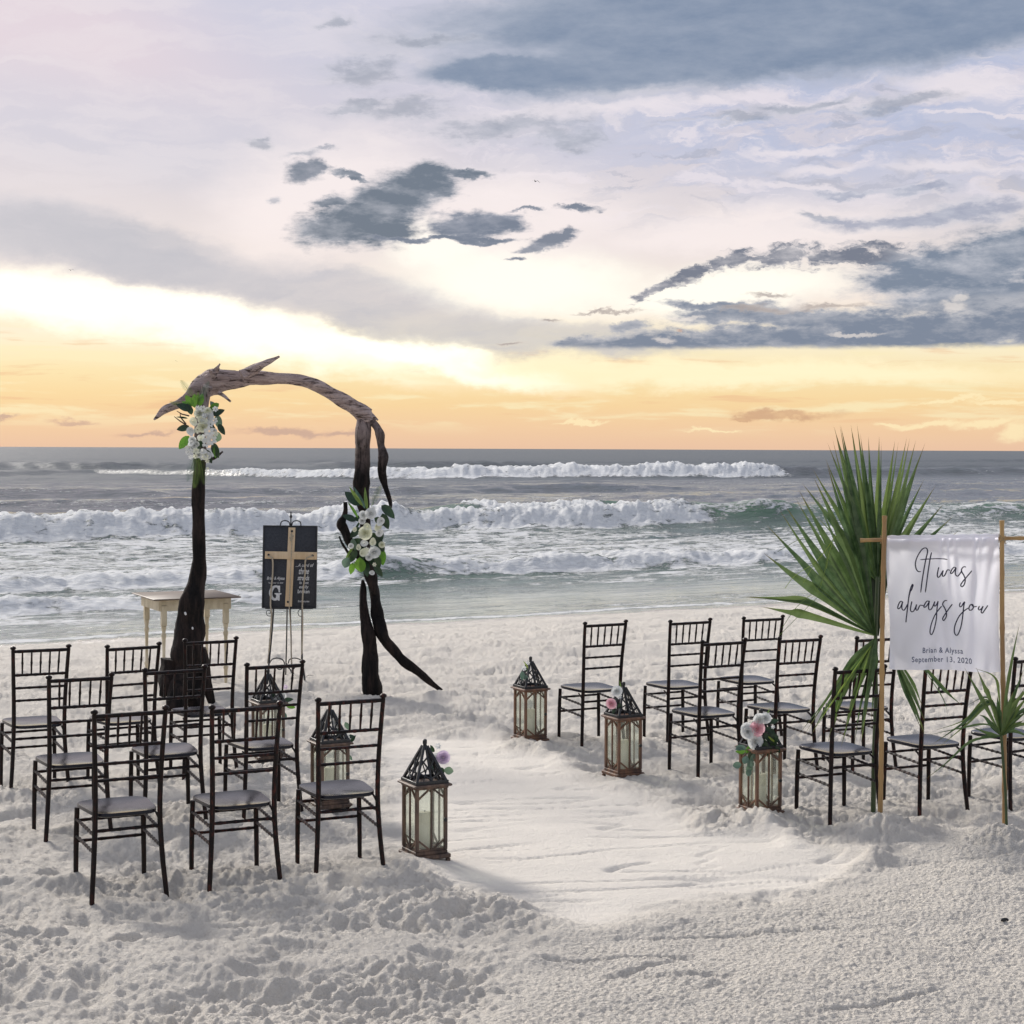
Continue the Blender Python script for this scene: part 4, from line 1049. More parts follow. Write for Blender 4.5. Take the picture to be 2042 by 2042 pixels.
for x, y, r, k, mt in ((570, 590, 62, 'rose', 'petalw'), (695, 560, 72, 'rose', 'petalw'), (740, 480, 40, 'bell', 'petalw'), (545, 690, 45, 'rose', 'petalw'), (655, 780, 85, 'lily', 'petalc'), (785, 760, 90, 'lily', 'petalc'), (890, 690, 90, 'lily', 'petalw'),
                       (600, 905, 88, 'rose', 'petalc'), (840, 890, 85, 'lily', 'petalw'), (410, 860, 50, 'lily', 'petalc'), (590, 1090, 80, 'lily', 'petalw'), (710, 1070, 80, 'lily', 'petalc'), (470, 1160, 60, 'lily', 'petalc'), (520, 1260, 95, 'lily', 'petalc'),
                       (620, 1190, 50, 'bell', 'petalw'), (760, 1240, 78, 'rose', 'petalw'), (665, 1320, 50, 'rose', 'petalw'), (350, 1130, 36, 'rose', 'petalw'), (720, 1330, 34, 'bell', 'petalw'), (890, 1110, 42, 'rose', 'petalc'), (705, 1620, 60, 'lily', 'petalw'), (770, 1450, 42, 'bell', 'petalc')):
    p = fpos(cR, x, y, Yf - RN.uniform(0, .05)); put(k, mt, fr, p, r * .11391 / F * Yf * 1.1, roll=RN.uniform(0, 6))
for x, y, L, a, k, mt in ((890, 1180, 300, 272, 'leaf', 'leafb'), (500, 1330, 270, 275, 'round', 'leafb'), (560, 1350, 240, 262, 'leaf', 'leafd'), (380, 1420, 220, 262, 'leaf', 'leafb'), (300, 1330, 200, 250, 'round', 'leafg'), (400, 1120, 330, 240, 'blade', 'palm2'), (360, 1250, 250, 235, 'blade', 'palm2'),
                          (470, 640, 330, 118, 'blade', 'leafb'), (560, 430, 420, 128, 'blade', 'palm2'), (600, 480, 440, 116, 'blade', 'leafg'), (700, 450, 400, 65, 'frond', 'palm2'), (730, 420, 330, 75, 'frond', 'leafg'), (640, 500, 400, 100, 'blade', 'palm2'), (500, 420, 360, 135, 'leaf', 'leafd'),
                          (880, 420, 330, 320, 'leaf', 'leafd'), (900, 560, 300, 290, 'leaf', 'leafd'), (850, 820, 300, 270, 'leaf', 'leafd'), (430, 700, 260, 150, 'leaf', 'leafd'), (420, 850, 240, 60, 'blade', 'leafd'), (380, 1000, 230, 280, 'leaf', 'leafg'),
                          (500, 800, 260, 230, 'leaf', 'leafd'), (700, 900, 260, 310, 'leaf', 'leafd'), (520, 1000, 260, 220, 'leaf', 'leafd'), (800, 1000, 280, 300, 'leaf', 'leafd'), (870, 1000, 260, 250, 'leaf', 'leafg'), (600, 1150, 280, 250, 'leaf', 'leafd'),
                          (680, 1250, 280, 290, 'leaf', 'leafd'), (800, 1300, 260, 280, 'leaf', 'leafd'), (620, 1400, 280, 270, 'leaf', 'leafd'), (760, 1480, 240, 310, 'leaf', 'leafd'), (450, 1200, 260, 240, 'leaf', 'leafd'), (620, 650, 240, 180, 'leaf', 'leafd'), (760, 640, 260, 330, 'leaf', 'leafd')):
    p = fpos(cR, x, y, Yf + RN.uniform(.0, .06)); put(k, mt, fr, p, L * .11391 / F * Yf, up=ang(a))

# roses on the lanterns
def posy(i, lab, items, leaves, crop, dY=-.10):
    Yp = LPOS[i].y + dY
    base_ = W(*crop(*items[0][:2]), Yp)
    e = empty('rose_spray', base_); tag(e, lab, 'flowers', 'rose sprays fastened to lantern roofs')
    for x, y, r, k, mt in items: put(k, mt, e, fpos(crop, x, y, Yp - RN.uniform(0, .02)), r / F * Yp, roll=RN.uniform(0, 6))
    for x, y, L, a, k, mt in leaves: put(k, mt, e, fpos(crop, x, y, Yp + RN.uniform(0, .03)), L / F * Yp, up=ang(a))
full = lambda x, y: (x, y)
posy(0, 'lilac rose with white bud and round green leaf on the foreground lantern', [(884, 1510, 11, 'rose', 'petall'), (872, 1512, 9, 'rose', 'petalw'), (875, 1487, 8, 'bell', 'petalw'), (893, 1562, 3, 'bell', 'petalw')],
     [(885, 1535, 20, -10, 'round', 'leafg'), (880, 1530, 18, 285, 'leaf', 'leafd'), (884, 1545, 24, 280, 'leaf', 'leafb'), (878, 1528, 16, 250, 'leaf', 'leafd'), (866, 1500, 16, 120, 'leaf', 'leafd'), (872, 1522, 18, 230, 'leaf', 'leafg')], full, .06)
posy(1, 'grey green eucalyptus sprig and white bud on the lantern half hidden by a chair', [(672, 1440, 9, 'rose', 'petalw'), (692, 1468, 8, 'bell', 'petalw')],
     [(688, 1440, 20, 300, 'leaf', 'leafg'), (690, 1470, 18, 10, 'leaf', 'leafd'), (700, 1480, 16, 60, 'leaf', 'leafd'), (676, 1450, 22, 280, 'leaf', 'leafg'), (695, 1505, 14, 300, 'leaf', 'leafg')], full, .04)
posy(2, 'white rose with dark leaves on the lantern below the easel', [(560, 1388, 9, 'rose', 'petalw'), (570, 1370, 6, 'bell', 'petall'), (548, 1400, 7, 'rose', 'petalw')],
     [(565, 1398, 20, 15, 'leaf', 'leafd'), (570, 1405, 20, 340, 'leaf', 'leafb'), (555, 1410, 22, 300, 'leaf', 'leafd'), (565, 1420, 18, 290, 'leaf', 'leafg'), (545, 1395, 18, 100, 'leaf', 'leafd')], full, .04)
posy(3, 'pale bud with teal leaf at the roof of the farthest right lantern', [(1043, 1333, 7, 'bell', 'petalw'), (1052, 1322, 5, 'bell', 'petalw')],
     [(1041, 1338, 20, 275, 'leaf', 'leafg'), (1053, 1333, 18, 118, 'blade', 'palm2'), (1047, 1345, 16, 290, 'leaf', 'leafg'), (1050, 1340, 14, 100, 'leaf', 'leafd')], full)
posy(4, 'pink bud and white rose at the roof of the middle right lantern', [(1219, 1403, 9, 'rose', 'petalp'), (1230, 1378, 9, 'rose', 'petalw'), (1236, 1390, 7, 'bell', 'petalw')],
     [(1238, 1375, 18, 95, 'blade', 'palm2'), (1228, 1395, 18, 240, 'leaf', 'leafg'), (1236, 1402, 16, 270, 'leaf', 'leafd'), (1226, 1412, 14, 250, 'leaf', 'leafd')], full)
cF = lambda x, y: (1440 + x * .15531, 1400 + y * .15531)
posy(5, 'large spray of pink and white roses with trailing eucalyptus on the closest right lantern', [(450, 345, 13, 'rose', 'petalp'), (335, 385, 12, 'rose', 'petalw'), (320, 340, 10, 'rose', 'petalw'), (430, 510, 13, 'rose', 'petalw'), (480, 230, 11, 'rose', 'petalw'), (560, 205, 9, 'rose', 'petalw'), (655, 325, 5, 'bell', 'petalw'), (360, 440, 10, 'bell', 'petalw')],
     [(320, 690, 18, 250, 'round', 'leafg'), (360, 740, 18, 275, 'round', 'leafg'), (330, 800, 20, 285, 'round', 'leafg'), (250, 800, 18, 190, 'round', 'leafg'), (360, 860, 16, 250, 'round', 'leafg'), (310, 600, 22, 165, 'leaf', 'leafg'),
      (300, 630, 20, 185, 'leaf', 'leafb'), (400, 620, 26, 250, 'leaf', 'leafd'), (450, 660, 24, 230, 'leaf', 'leafg'), (520, 470, 26, 290, 'leaf', 'leafd'), (560, 500, 28, 260, 'leaf', 'leafd'), (620, 400, 26, 300, 'round', 'leafd'),
      (650, 440, 24, 270, 'round', 'leafd'), (560, 330, 24, 330, 'leaf', 'leafd'), (600, 270, 22, 20, 'leaf', 'leafd'), (540, 400, 24, 310, 'leaf', 'leafd'), (600, 560, 24, 270, 'leaf', 'leafd'), (480, 560, 24, 250, 'leaf', 'leafd'),
      (590, 440, 24, 320, 'blade', 'palm2'), (560, 180, 18, 60, 'blade', 'palm2'), (380, 560, 20, 230, 'leaf', 'leafb'), (270, 600, 16, 180, 'leaf', 'leafg'), (690, 560, 18, 300, 'leaf', 'leafd'), (420, 440, 20, 250, 'leaf', 'leafd')], cF)

# ------------------------------------------------------------------ cream table behind the arch
tb = empty('wooden_table', (at(327, 1366).x, at(327, 1366).y, 0), YAW)
tag(tb, 'cream painted side table with turned legs, partly hidden by the left arch trunk', 'table')
TL, TW = .62, .66
m = MB(); m.box((TL / 2, TW / 2, .839), (TL + .25, TW + .22, .014), bev=.004); m.build('tabletop', MAT['tabletop'], tb)
for y in (-.005, TW + .005): m = MB(); m.box((TL / 2, y, .775), (TL + .10, .022, .110), bev=.002); m.build('apron', MAT['cream'], tb)
for x in (-.04, TL + .04): m = MB(); m.box((x, TW / 2, .7745), (.022, TW - .02, .108), bev=.002); m.build('apron', MAT['cream'], tb)
for x in (0, TL):
    for y in (0, TW):
        m = MB(); m.box((x, y, .675), (.052, .052, .20), bev=.003)
        m.tube([(x, y, z) for z in (-.08, .06, .12, .13, .15, .16, .30, .45, .47, .49, .51, .55, .572)], [.011, .016, .018, .024, .024, .016, .014, .018, .024, .024, .016, .023, .025], 10)
        m.build('leg', MAT['cream'], tb)

# ------------------------------------------------------------------ easel, board, cross
YE = 16.7
def c7(x, y): return 500 + x * .20704, 1000 + y * .20704
easel = empty('metal_easel', (at(566, 1360).x, YE, 0)); tag(easel, 'black scrolled iron easel holding the chalkboard in front of the sea', 'easel')
def eb(name, pts, r, dY=0.0, mt=None, sub=4, parent=None):
    par = parent or easel
    q = [W(*c7(x, y), YE + d) for x, y, d in [(p[0], p[1], (p[2] if len(p) > 2 else dY)) for p in pts]]
    s_ = spline([tuple(v) for v in q], sub) if len(q) > 2 else [tuple(v) for v in q]
    m = MB(); m.tube([Vector(v) - par.location for v in s_], r, 6); return m.build(name, mt or MAT['iron'], par)
eb('leg', [(222, 1000, .06), (205, 1250, .0), (176, 1560, -.06), (160, 1760, -.1)], .009)
eb('leg', [(496, 1000, .06), (493, 1300, .0), (496, 1520, -.05), (512, 1640, -.07), (524, 1760, -.08)], .009)
eb('rear_leg', [(352, 950, .10), (346, 1300, .35), (340, 1560, .5), (336, 1690, .6)], .007)
eb('rear_leg', [(378, 950, .10), (388, 1300, .3), (394, 1560, .45), (420, 1690, .6)], .007)
eb('mast', [(384, 1000, .09), (386, 600, .09), (387, 230, .06), (387, 150, .06), (387, 98, .06)], .007)
m = MB(); q = W(*c7(387, 145), YE + .06) - easel.location; m.tube([q + Vector((0, 0, z)) for z in (-.02, -.008, 0, .008, .02)], [.006, .012, .015, .012, .006], 8); m.build('finial', MAT['iron'], easel)
eb('scroll', [(378, 235), (368, 198), (330, 184), (296, 196), (286, 228), (300, 240)], .006, .05)
eb('scroll', [(394, 235), (406, 198), (440, 184), (474, 196), (484, 228), (472, 240)], .006, .05)
eb('scroll', [(180, 1560), (205, 1522), (250, 1508), (300, 1520), (325, 1560), (300, 1610), (265, 1615), (245, 1590)], .006, -.03)
eb('scroll', [(360, 1560), (375, 1522), (420, 1508), (470, 1520), (490, 1545)], .006, -.03)
eb('scroll', [(345, 1560), (380, 1620), (412, 1680)], .006, -.02); eb('scroll', [(360, 1600), (395, 1625), (425, 1600), (432, 1565)], .006, -.02)
eb('scroll', [(205, 1105), (165, 1100), (150, 1070), (165, 1048), (190, 1055), (188, 1076), (172, 1080)], .004, 0)
eb('scroll', [(492, 1110), (465, 1100), (455, 1070), (468, 1045), (490, 1040)], .004, 0)
eb('ledge', [(140, 1030, -.01), (600, 1030, -.01)], .008)
# board
bl, br_, tr_, tl_ = W(522.5, 1212.5, YE), W(630.3, 1213.5, YE), W(632, 1049, YE + .07), W(525.3, 1047.5, YE + .07)
board = empty('chalkboard_sign', bl); tag(board, 'black wedding board with white lettering and a large letter G, standing on the easel', 'sign')
ex = (br_ - bl); wB = ex.length; ex.normalize(); ey = (tl_ - bl); hB = ey.length; ey.normalize(); en = ex.cross(ey)   # en points to the viewer
Rb = Matrix((ex, ey, en)).transposed()
def bp(u, v, n=0.0): return ex * (u * wB) + ey * (v * hB) + en * n
m = MB(); m.box(bp(.5, .5, -.008), (wB, hB, .016), rot=Rb, bev=.002); m.build('board_panel', MAT['board'], board)
m = MB()
for u, v, dd in ((.5, .993, (wB - .014, .012, .020)), (.5, .007, (wB - .014, .012, .020)), (.007, .5, (.012, hB, .0205)), (.993, .5, (.012, hB, .0205))): m.box(bp(u, v, -.004), dd, rot=Rb)
m.build('edging', MAT['iron'], board)
def text_mesh(txt, size=1.0, shear=0.0, bold=0.0, spacing=1.0):
    c = bpy.data.curves.new('t', 'FONT'); c.body = txt; c.size = size; c.shear = shear; c.offset = bold; c.space_character = spacing; c.resolution_u = 3
    o = bpy.data.objects.new('t', c); col.objects.link(o); bpy.context.view_layer.update()
    me = bpy.data.meshes.new_from_object(o.evaluated_get(bpy.context.evaluated_depsgraph_get()))
    vs = [tuple(v.co) for v in me.vertices]; fs = [tuple(p.vertices) for p in me.polygons]
    bpy.data.objects.remove(o); bpy.data.meshes.remove(me)
    xs = [v[0] for v in vs]; ys = [v[1] for v in vs]
    return vs, fs, min(xs), max(xs), min(ys), max(ys)
def cb(x, y):   # crop pixels of the close view of the board -> u, v on the board
    px, py = 520 + x * .06211, 1120 + y * .06211
    return (px - 522.8) / 107.8, (1213 - py) / 164.5
def board_text(txt, x0, x1, y0, y1, shear=0.0, bold=.01, name='lettering'):
    vs, fs, a, b_, c, d = text_mesh(txt, 1, shear, bold)
    u0, v0 = cb(x0, y1); u1, v1 = cb(x1, y0)
    m = MB(); m.add([bp(u0 + (v[0] - a) / (b_ - a) * (u1 - u0), v0 + (v[1] - c) / (d - c) * (v1 - v0), .0025) for v in vs], fs); m.build(name, MAT['white'], board, smooth=False)
board_text('...A cord of', 1100, 1690, 60, 170, .35); board_text('three', 1210, 1540, 200, 405, .35, .02); board_text('strands', 1170, 1550, 440, 600, .3, .02)
board_text('is not', 1235, 1530, 630, 720, .1, .015); board_text('easily', 1230, 1530, 755, 890, .2, .015); board_text('broken', 1180, 1560, 890, 1015, .1, .015); board_text('Ecclesiastes', 1200, 1560, 1235, 1300, .1)
board_text('Brian & Alyssa', 185, 755, 490, 620, .35, .015); board_text('September 13, 2020', 240, 710, 665, 725, .1)
# big serif G as a swept outline
gout = [(615, 990), (575, 990), (555, 905), (520, 850), (480, 830), (440, 850), (400, 920), (372, 1000), (372, 1080), (400, 1140), (440, 1180), (475, 1175), (492, 1150), (492, 1065), (440, 1050), (440, 1015), (660, 1015), (660, 1050), (610, 1068), (607, 1255), (560, 1255), (545, 1232), (490, 1252), (420, 1258), (340, 1210), (290, 1130), (262, 1040), (262, 960), (290, 880), (345, 815), (420, 775), (490, 765), (550, 780), (575, 778), (615, 778)]
m = MB(); k = len(gout)
tri = [Vector((x, -y, 0)) for x, y in gout]
from mathutils.geometry import tessellate_polygon
fsG = tessellate_polygon([tri]); m.add([bp(*cb(x, y), .0025) for x, y in gout], [tuple(f) for f in fsG]); m.build('letter', MAT['white'], board, smooth=False)
# cross
cross = empty('wooden_cross', board.location + bp(.5, .5, .02)); tag(cross, 'pale pine cross with three rope cords, fixed in front of the black board', 'cross')
def cu(px, py): return (px - 523.3 + (py - 1213) * -.012) / 107.5, (1213 - py) / 164.8
def crossbar(name, p0, p1, wd, th, n):
    a = bp(*cu(*p0), n) + board.location - cross.location; b2 = bp(*cu(*p1), n) + board.location - cross.location
    d = b2 - a; L = d.length; d.normalize(); s_ = en.cross(d)
    m = MB(); m.box((a + b2) / 2, (L, wd, th), rot=Matrix((d, s_, en)).transposed(), bev=.002); return m.build(name, MAT['pine'], cross)
crossbar('upright', c7(380, 252), c7(368, 1012), .067, .016, .010)
crossbar('crosspiece', c7(130, 519), c7(628, 524), .073, .012, .0265)
for x, y in ((382, 288), (165, 518), (588, 522), (362, 968)):
    p = bp(*cu(*c7(x, y)), .036 if y in (518, 522) else .022) + board.location - cross.location
    m = MB(); m.tube([p - en * .008, p, p + en * .006], [.012, .012, .004], 10); m.build('peg', MAT['iron'], cross)
def cord(name, pts, r, mt='rope'):
    q = []
    for x, y, n in pts:
        if y < 1030: q.append(bp(*cu(*c7(x, y)), n) + board.location)
        else: q.append(W(*c7(x, y), YE - .04))
    s_ = spline([tuple(v) for v in q], 6); m = MB()
    m.tube([Vector(v) - cross.location for v in s_], [r * (1 + .18 * (i % 2)) for i in range(len(s_))], 6); m.build(name, MAT[mt], cross)
cord('rope_cord', [(165, 530, .045), (205, 560, .045), (208, 700, .02), (198, 850, .02), (196, 1000, .02), (200, 1100, 0), (180, 1400, 0), (165, 1560, 0)], .0075)
cord('rope_cord', [(590, 525, .045), (525, 560, .045), (518, 700, .02), (505, 850, .02), (502, 1000, .02), (500, 1150, 0), (496, 1350, 0), (488, 1560, 0)], .0075)
cord('rope_cord', [(382, 300, .03), (385, 400, .03), (384, 600, .045), (378, 800, .024), (376, 1000, .024), (380, 1150, 0), (388, 1400, 0), (392, 1560, 0)], .0045)
cord('rope_knot', [(372, 320, .03), (395, 335, .034), (368, 350, .034), (388, 365, .03), (370, 380, .03)], .008)

# ------------------------------------------------------------------ bamboo stand and banner
YP = 10.35
stand = empty('bamboo_stand', (W(1757, 1625, YP).x, YP, 0)); tag(stand, 'golden bamboo frame of two poles and a crossbar pushed into the sand, holding the banner', 'banner stand')
def bamboo(name, a, b, r, nodes):
    a, b = Vector(a), Vector(b); n = nodes * 6; m = MB(); pts = []; rad = []
    for i in range(n + 1):
        t = i / n; pts.append(a.lerp(b, t) + Vector((.0025 * math.sin(t * 7), 0, .0015 * math.sin(t * 11)))); k = i % 6
        rad.append(r * (1.14 if k == 0 else (.93 if k in (1, 5) else 1.0)) * (1 - .12 * t))
    m.tube(pts, rad, 10); return m.build(name, MAT['bamboo'], stand)
off = stand.location
YPR = 10.12
pL0, pL1 = W(1754.5, 1652, YP), W(1763.5, 1028, YP - .02); pR0, pR1 = W(2003.5, 1680, YPR), W(1997.5, 1037, YPR)
bamboo('pole', pL0 - off, pL1 - off, .0155, 6); bamboo('pole', pR0 - off, pR1 - off, .0150, 6)
xb0, xb1 = W(1717, 1078, YP + .02), W(2120, 1073, YPR - .02)
bamboo('crossbar', xb0 - off + Vector((0, .025, 0)), xb1 - off + Vector((0, .025, 0)), .0125, 5)
for px, Y_ in ((1763.0, YP), (1998, YPR)):
    p = W(px, 1077 - (px > 1900) * 2, Y_ + .012) - off; m = MB()
    for k in range(3):
        pts = []
        for i in range(17):
            a = i / 16 * 2 * math.pi; pts.append(p + Vector((.022 * math.cos(a) * (1 if k % 2 else -1) , .026 * math.sin(a), .020 * math.cos(a) + (k - 1) * .006)))
        m.tube(pts, .0022, 5, cap=False)
    m.build('lashing', MAT['twine'], stand)
# banner
bTL, bTR, bBL = W(1769, 1075, YP - .012), W(1991, 1071.5, YPR - .012), W(1767, 1333, YP - .03)
banner = empty('fabric_banner', bTL); tag(banner, 'white fabric banner with flowing black script hung between the bamboo poles', 'banner')
bx = bTR - bTL; bw = bx.length; bx.normalize(); bh = (bTL - bBL).length; bz = Vector((0, 0, 1)); bn = bx.cross(bz).normalized()   # towards viewer
bz = bn.cross(bx).normalized() * -1
if bz.z < 0: bz = -bz
bn = bx.cross(bz)
def fold(u, v):
    """cloth relief; u 0..1 across, v 0..1 downwards"""
    t = min(1, v * 1.3)
    r = .006 * math.sin(u * 11 + 1.2 * v) * t
    for c, s_, a, sl in ((.50, .018, .010, .02), (.56, .014, .009, -.05), (.63, .02, .008, -.08), (.80, .016, .012, .02), (.86, .02, .010, .10), (.97, .02, .012, .18), (.14, .05, .006, -.05)):
        r += a * math.exp(-((u - c + sl * v) / (s_ * (1 + 2.2 * v))) ** 2) * (1 - .45 * v)
    for c, s_, a, sl, v0 in ((.33, .05, .016, -.25, .55), (.53, .04, .014, .05, .6), (.66, .05, .012, .2, .5), (.90, .04, .014, -.1, .55), (.05, .05, .012, .25, .6), (.20, .07, -.012, .1, .5)):
        k = max(0, (v - v0) / (1 - v0)); r += a * math.exp(-((u - c - sl * (v - 1)) / s_) ** 2) * k
    r += .004 * math.sin(u * 23 + 6 * v) * math.sin(v * 9 + u * 5)
    return r * 1.5
def bpnt(u, v, n=0.0):
    edge = .006 * math.sin(v * 7) * (2 * u - 1)
    sag = .006 * math.sin(u * 9) * v + (.012 * u) * v
    return bx * (u * bw + edge - .010 * u * v) - bz * (v * bh + sag) + bn * (.012 + fold(u, v) + n)
m = MB(); NU, NV = 80, 84
vs = [bpnt(i / NU, j / NV) for i in range(NU + 1) for j in range(NV + 1)]
fs = [(i * (NV + 1) + j, i * (NV + 1) + j + 1, (i + 1) * (NV + 1) + j + 1, (i + 1) * (NV + 1) + j) for i in range(NU) for j in range(NV)]
m.add(vs, fs); cl = m.build('cloth', MAT['cloth'], banner)
m = MB(); n_ = 60; pts = []     # sleeve rolled over the crossbar
for i in range(n_ + 1):
    u = i / n_; c_ = bx * (u * bw) + bn * (-.018) + bz * (.002)
    for k in range(9):
        a = math.radians(-60 + k * 30); pts.append(c_ + bn * math.cos(a) * .023 + bz * (math.sin(a) * .019 + .002 * math.sin(u * 60 + k)))
fs = [(i * 9 + k, (i + 1) * 9 + k, (i + 1) * 9 + k + 1, i * 9 + k + 1) for i in range(n_) for k in range(8)]
m.add(pts, fs); m.build('sleeve', MAT['cloth'], banner)
def cu1(x, y):   # close view of the banner -> u, v
    return (x - 72) / 1782, (y - 36) / 2080
SCRIPT = [
    ('letter', [(620, 557), (580, 556), (550, 520), (536, 450), (546, 380), (582, 295), (640, 212), (690, 183), (724, 200), (730, 255), (706, 350), (670, 520), (635, 700), (605, 888)]),
    ('letter', [(796, 255), (772, 350), (735, 560), (706, 740), (680, 888)]), ('letter', [(612, 370), (750, 361), (950, 358), (1045, 374)]),
    ('letter', [(908, 490), (890, 560), (880, 620), (892, 654), (918, 640), (950, 590), (975, 548), (962, 600), (967, 635), (988, 633), (1012, 596), (1030, 552), (1052, 536), (1085, 545)]),
    ('letter', [(1178, 502), (1142, 498), (1108, 540), (1092, 586), (1112, 592), (1150, 545), (1178, 502), (1165, 560), (1170, 610), (1200, 634), (1236, 600), (1272, 545)]),
    ('letter', [(1335, 490), (1300, 486), (1270, 518), (1268, 560), (1300, 620), (1320, 685), (1308, 755), (1275, 798), (1252, 778), (1268, 738), (1320, 672), (1380, 600), (1425, 545)]),
    ('letter', [(305, 1022), (268, 1030), (236, 1080), (221, 1130), (236, 1144), (270, 1112), (295, 1062), (308, 1028), (290, 1100), (290, 1140), (316, 1166), (350, 1130), (385, 1070)]),
    ('letter', [(343, 1358), (350, 1300), (380, 1130), (410, 960), (440, 842), (474, 762), (486, 772), (465, 832), (432, 885), (404, 990)]),
    ('letter', [(456, 1025), (436, 1100), (426, 1160), (446, 1190), (480, 1174), (510, 1122), (530, 1076), (516, 1130), (522, 1166), (546, 1158), (570, 1112), (592, 1090), (645, 1100)]),
    ('letter', [(738, 1032), (700, 1030), (666, 1070), (646, 1115), (661, 1126), (696, 1100), (728, 1052), (738, 1030), (722, 1110), (726, 1160), (756, 1166), (790, 1120), (828, 1036)]),
    ('letter', [(828, 1036), (815, 1080), (822, 1112), (846, 1100), (870, 1062), (882, 1036), (870, 1100), (856, 1200), (850, 1300), (830, 1400), (800, 1500), (765, 1560), (740, 1540), (740, 1480), (766, 1380), (820, 1262), (880, 1180), (945, 1108)]),
    ('letter', [(1030, 1022), (995, 1026), (966, 1058), (962, 1092), (990, 1140), (1014, 1206), (1014, 1272), (975, 1338), (955, 1312), (976, 1268), (1030, 1190), (1080, 1122), (1116, 1076)]),
    ('letter', [(1245, 1045), (1230, 1090), (1242, 1115), (1270, 1096), (1296, 1052), (1312, 1038), (1300, 1100), (1290, 1200), (1275, 1320), (1245, 1450), (1200, 1552), (1165, 1556), (1145, 1500), (1160, 1400), (1220, 1270), (1300, 1180), (1375, 1125)]),
    ('letter', [(1440, 1062), (1402, 1080), (1382, 1130), (1396, 1160), (1430, 1150), (1458, 1110), (1448, 1070), (1430, 1072), (1460, 1100), (1515, 1092)]),
    ('letter', [(1552, 1088), (1536, 1130), (1556, 1150), (1590, 1120), (1608, 1092), (1586, 1150), (1581, 1184), (1602, 1196), (1636, 1150), (1662, 1112), (1682, 1080)]),
]
for nm, pts in SCRIPT:
    s_ = spline([cu1(*p) for p in pts], 5); m = MB(); vs = []; n_ = len(s_)
    for i, q in enumerate(s_):
        a, b2 = s_[max(0, i - 1)], s_[min(n_ - 1, i + 1)]; d = Vector(((b2[0] - a[0]) * bw, (b2[1] - a[1]) * bh)); d = d.normalized() if d.length > 1e-9 else Vector((1, 0))
        h_ = .0027 * (1 + .35 * abs(d.y)) * (.6 if i in (0, n_ - 1) else 1)
        nx, ny = -d.y * h_ / bw, d.x * h_ / bh
        vs += [bpnt(q[0] + nx, q[1] + ny, .0022), bpnt(q[0] - nx, q[1] - ny, .0022)]
    m.add(vs, [(2 * i, 2 * i + 1, 2 * i + 3, 2 * i + 2) for i in range(n_ - 1)]); m.build('script_letter', MAT['ink'], banner)
def banner_text(txt, x0, x1, ytop, ybase):
    # lay out letter by letter so that each follows the folds
    vs, fs, a, b_, c, d = text_mesh(txt, 1, 0, .012, 1.12)
    cap = .729; base_y = 0.0
    out = []
    for v in vs:
        x = x0 + (v[0] - a) / (b_ - a) * (x1 - x0); y = ybase - (v[1] - base_y) / cap * (ybase - ytop)
        out.append(bpnt(*cu1(x, y), .0035))
    m = MB(); m.add(out, fs); m.build('printed_text', MAT['ink2'], banner, smooth=False)
banner_text('Brian & Alyssa', 612, 1275, 1760, 1848); banner_text('September 13, 2020', 430, 1415, 1903, 1992)

# ------------------------------------------------------------------ palm leaves
def palm_leaflet(par, pts, w0, mt, split=.5, hubw=.15, n=18, fold_=.6, twist=0.0):
    """pts: world points hub -> tip; width swells to w0 then tapers"""
    s_ = [Vector(q) for q in spline([tuple(p) for p in pts], max(2, n // (len(pts) - 1)))]; N = len(s_)
    vs = []; tips = []
    for i, p in enumerate(s_):
        t = i / (N - 1); d = (s_[min(i + 1, N - 1)] - s_[max(i - 1, 0)]).normalized()
        v = (CAMP - p).normalized(); side = d.cross(v).normalized()
        side = (Matrix.Rotation(twist, 3, d) @ side)
        wd = w0 * (hubw + (1 - hubw) * t / split) if t < split else w0 * max(0.0, 1 - (t - split) / (1 - split)) ** 1.25
        nrm = side.cross(d).normalized()
        vs += [p - side * wd / 2 + nrm * wd * fold_ / 2, p, p + side * wd / 2 + nrm * wd * fold_ / 2]; tips += [t] * 3
    fs = []
    for i in range(N - 1):
        a = i * 3; fs += [(a, a + 1, a + 4, a + 3), (a + 1, a + 2, a + 5, a + 4)]
    m = MB(); m.add([q - par.location for q in vs], fs); o = m.build('leaflet', mt, par)
    at_ = o.data.attributes.new('tip', 'FLOAT', 'POINT'); at_.data.foreach_set('value', tips)
    return o
def fan(name, label, hub, Y, tips, crop, w0, mt, split=.5, spread=.12, seed=1):
    rn = random.Random(seed); h = W(*crop(*hub), Y)
    e = empty(name, h); tag(e, label, 'palm leaf')
    for t in tips:
        mid = t[2] if len(t) > 2 else None; wk = t[3] if len(t) > 3 else 1.0; dy = rn.uniform(-spread, spread)
        P1 = W(*crop(t[0], t[1]), Y + dy)
        if mid: pts = [h] + [W(*crop(*q), Y + dy * .6) for q in mid] + [P1]
        else: pts = [h, h.lerp(P1, .5) + Vector((0, dy * .3, 0)), P1]
        palm_leaflet(e, pts, w0 * wk, mt, split, twist=rn.uniform(-.5, .5))
    return e
cp_ = lambda x, y: (1480 + x * .24331, 830 + y * .24331)
YF = 10.75
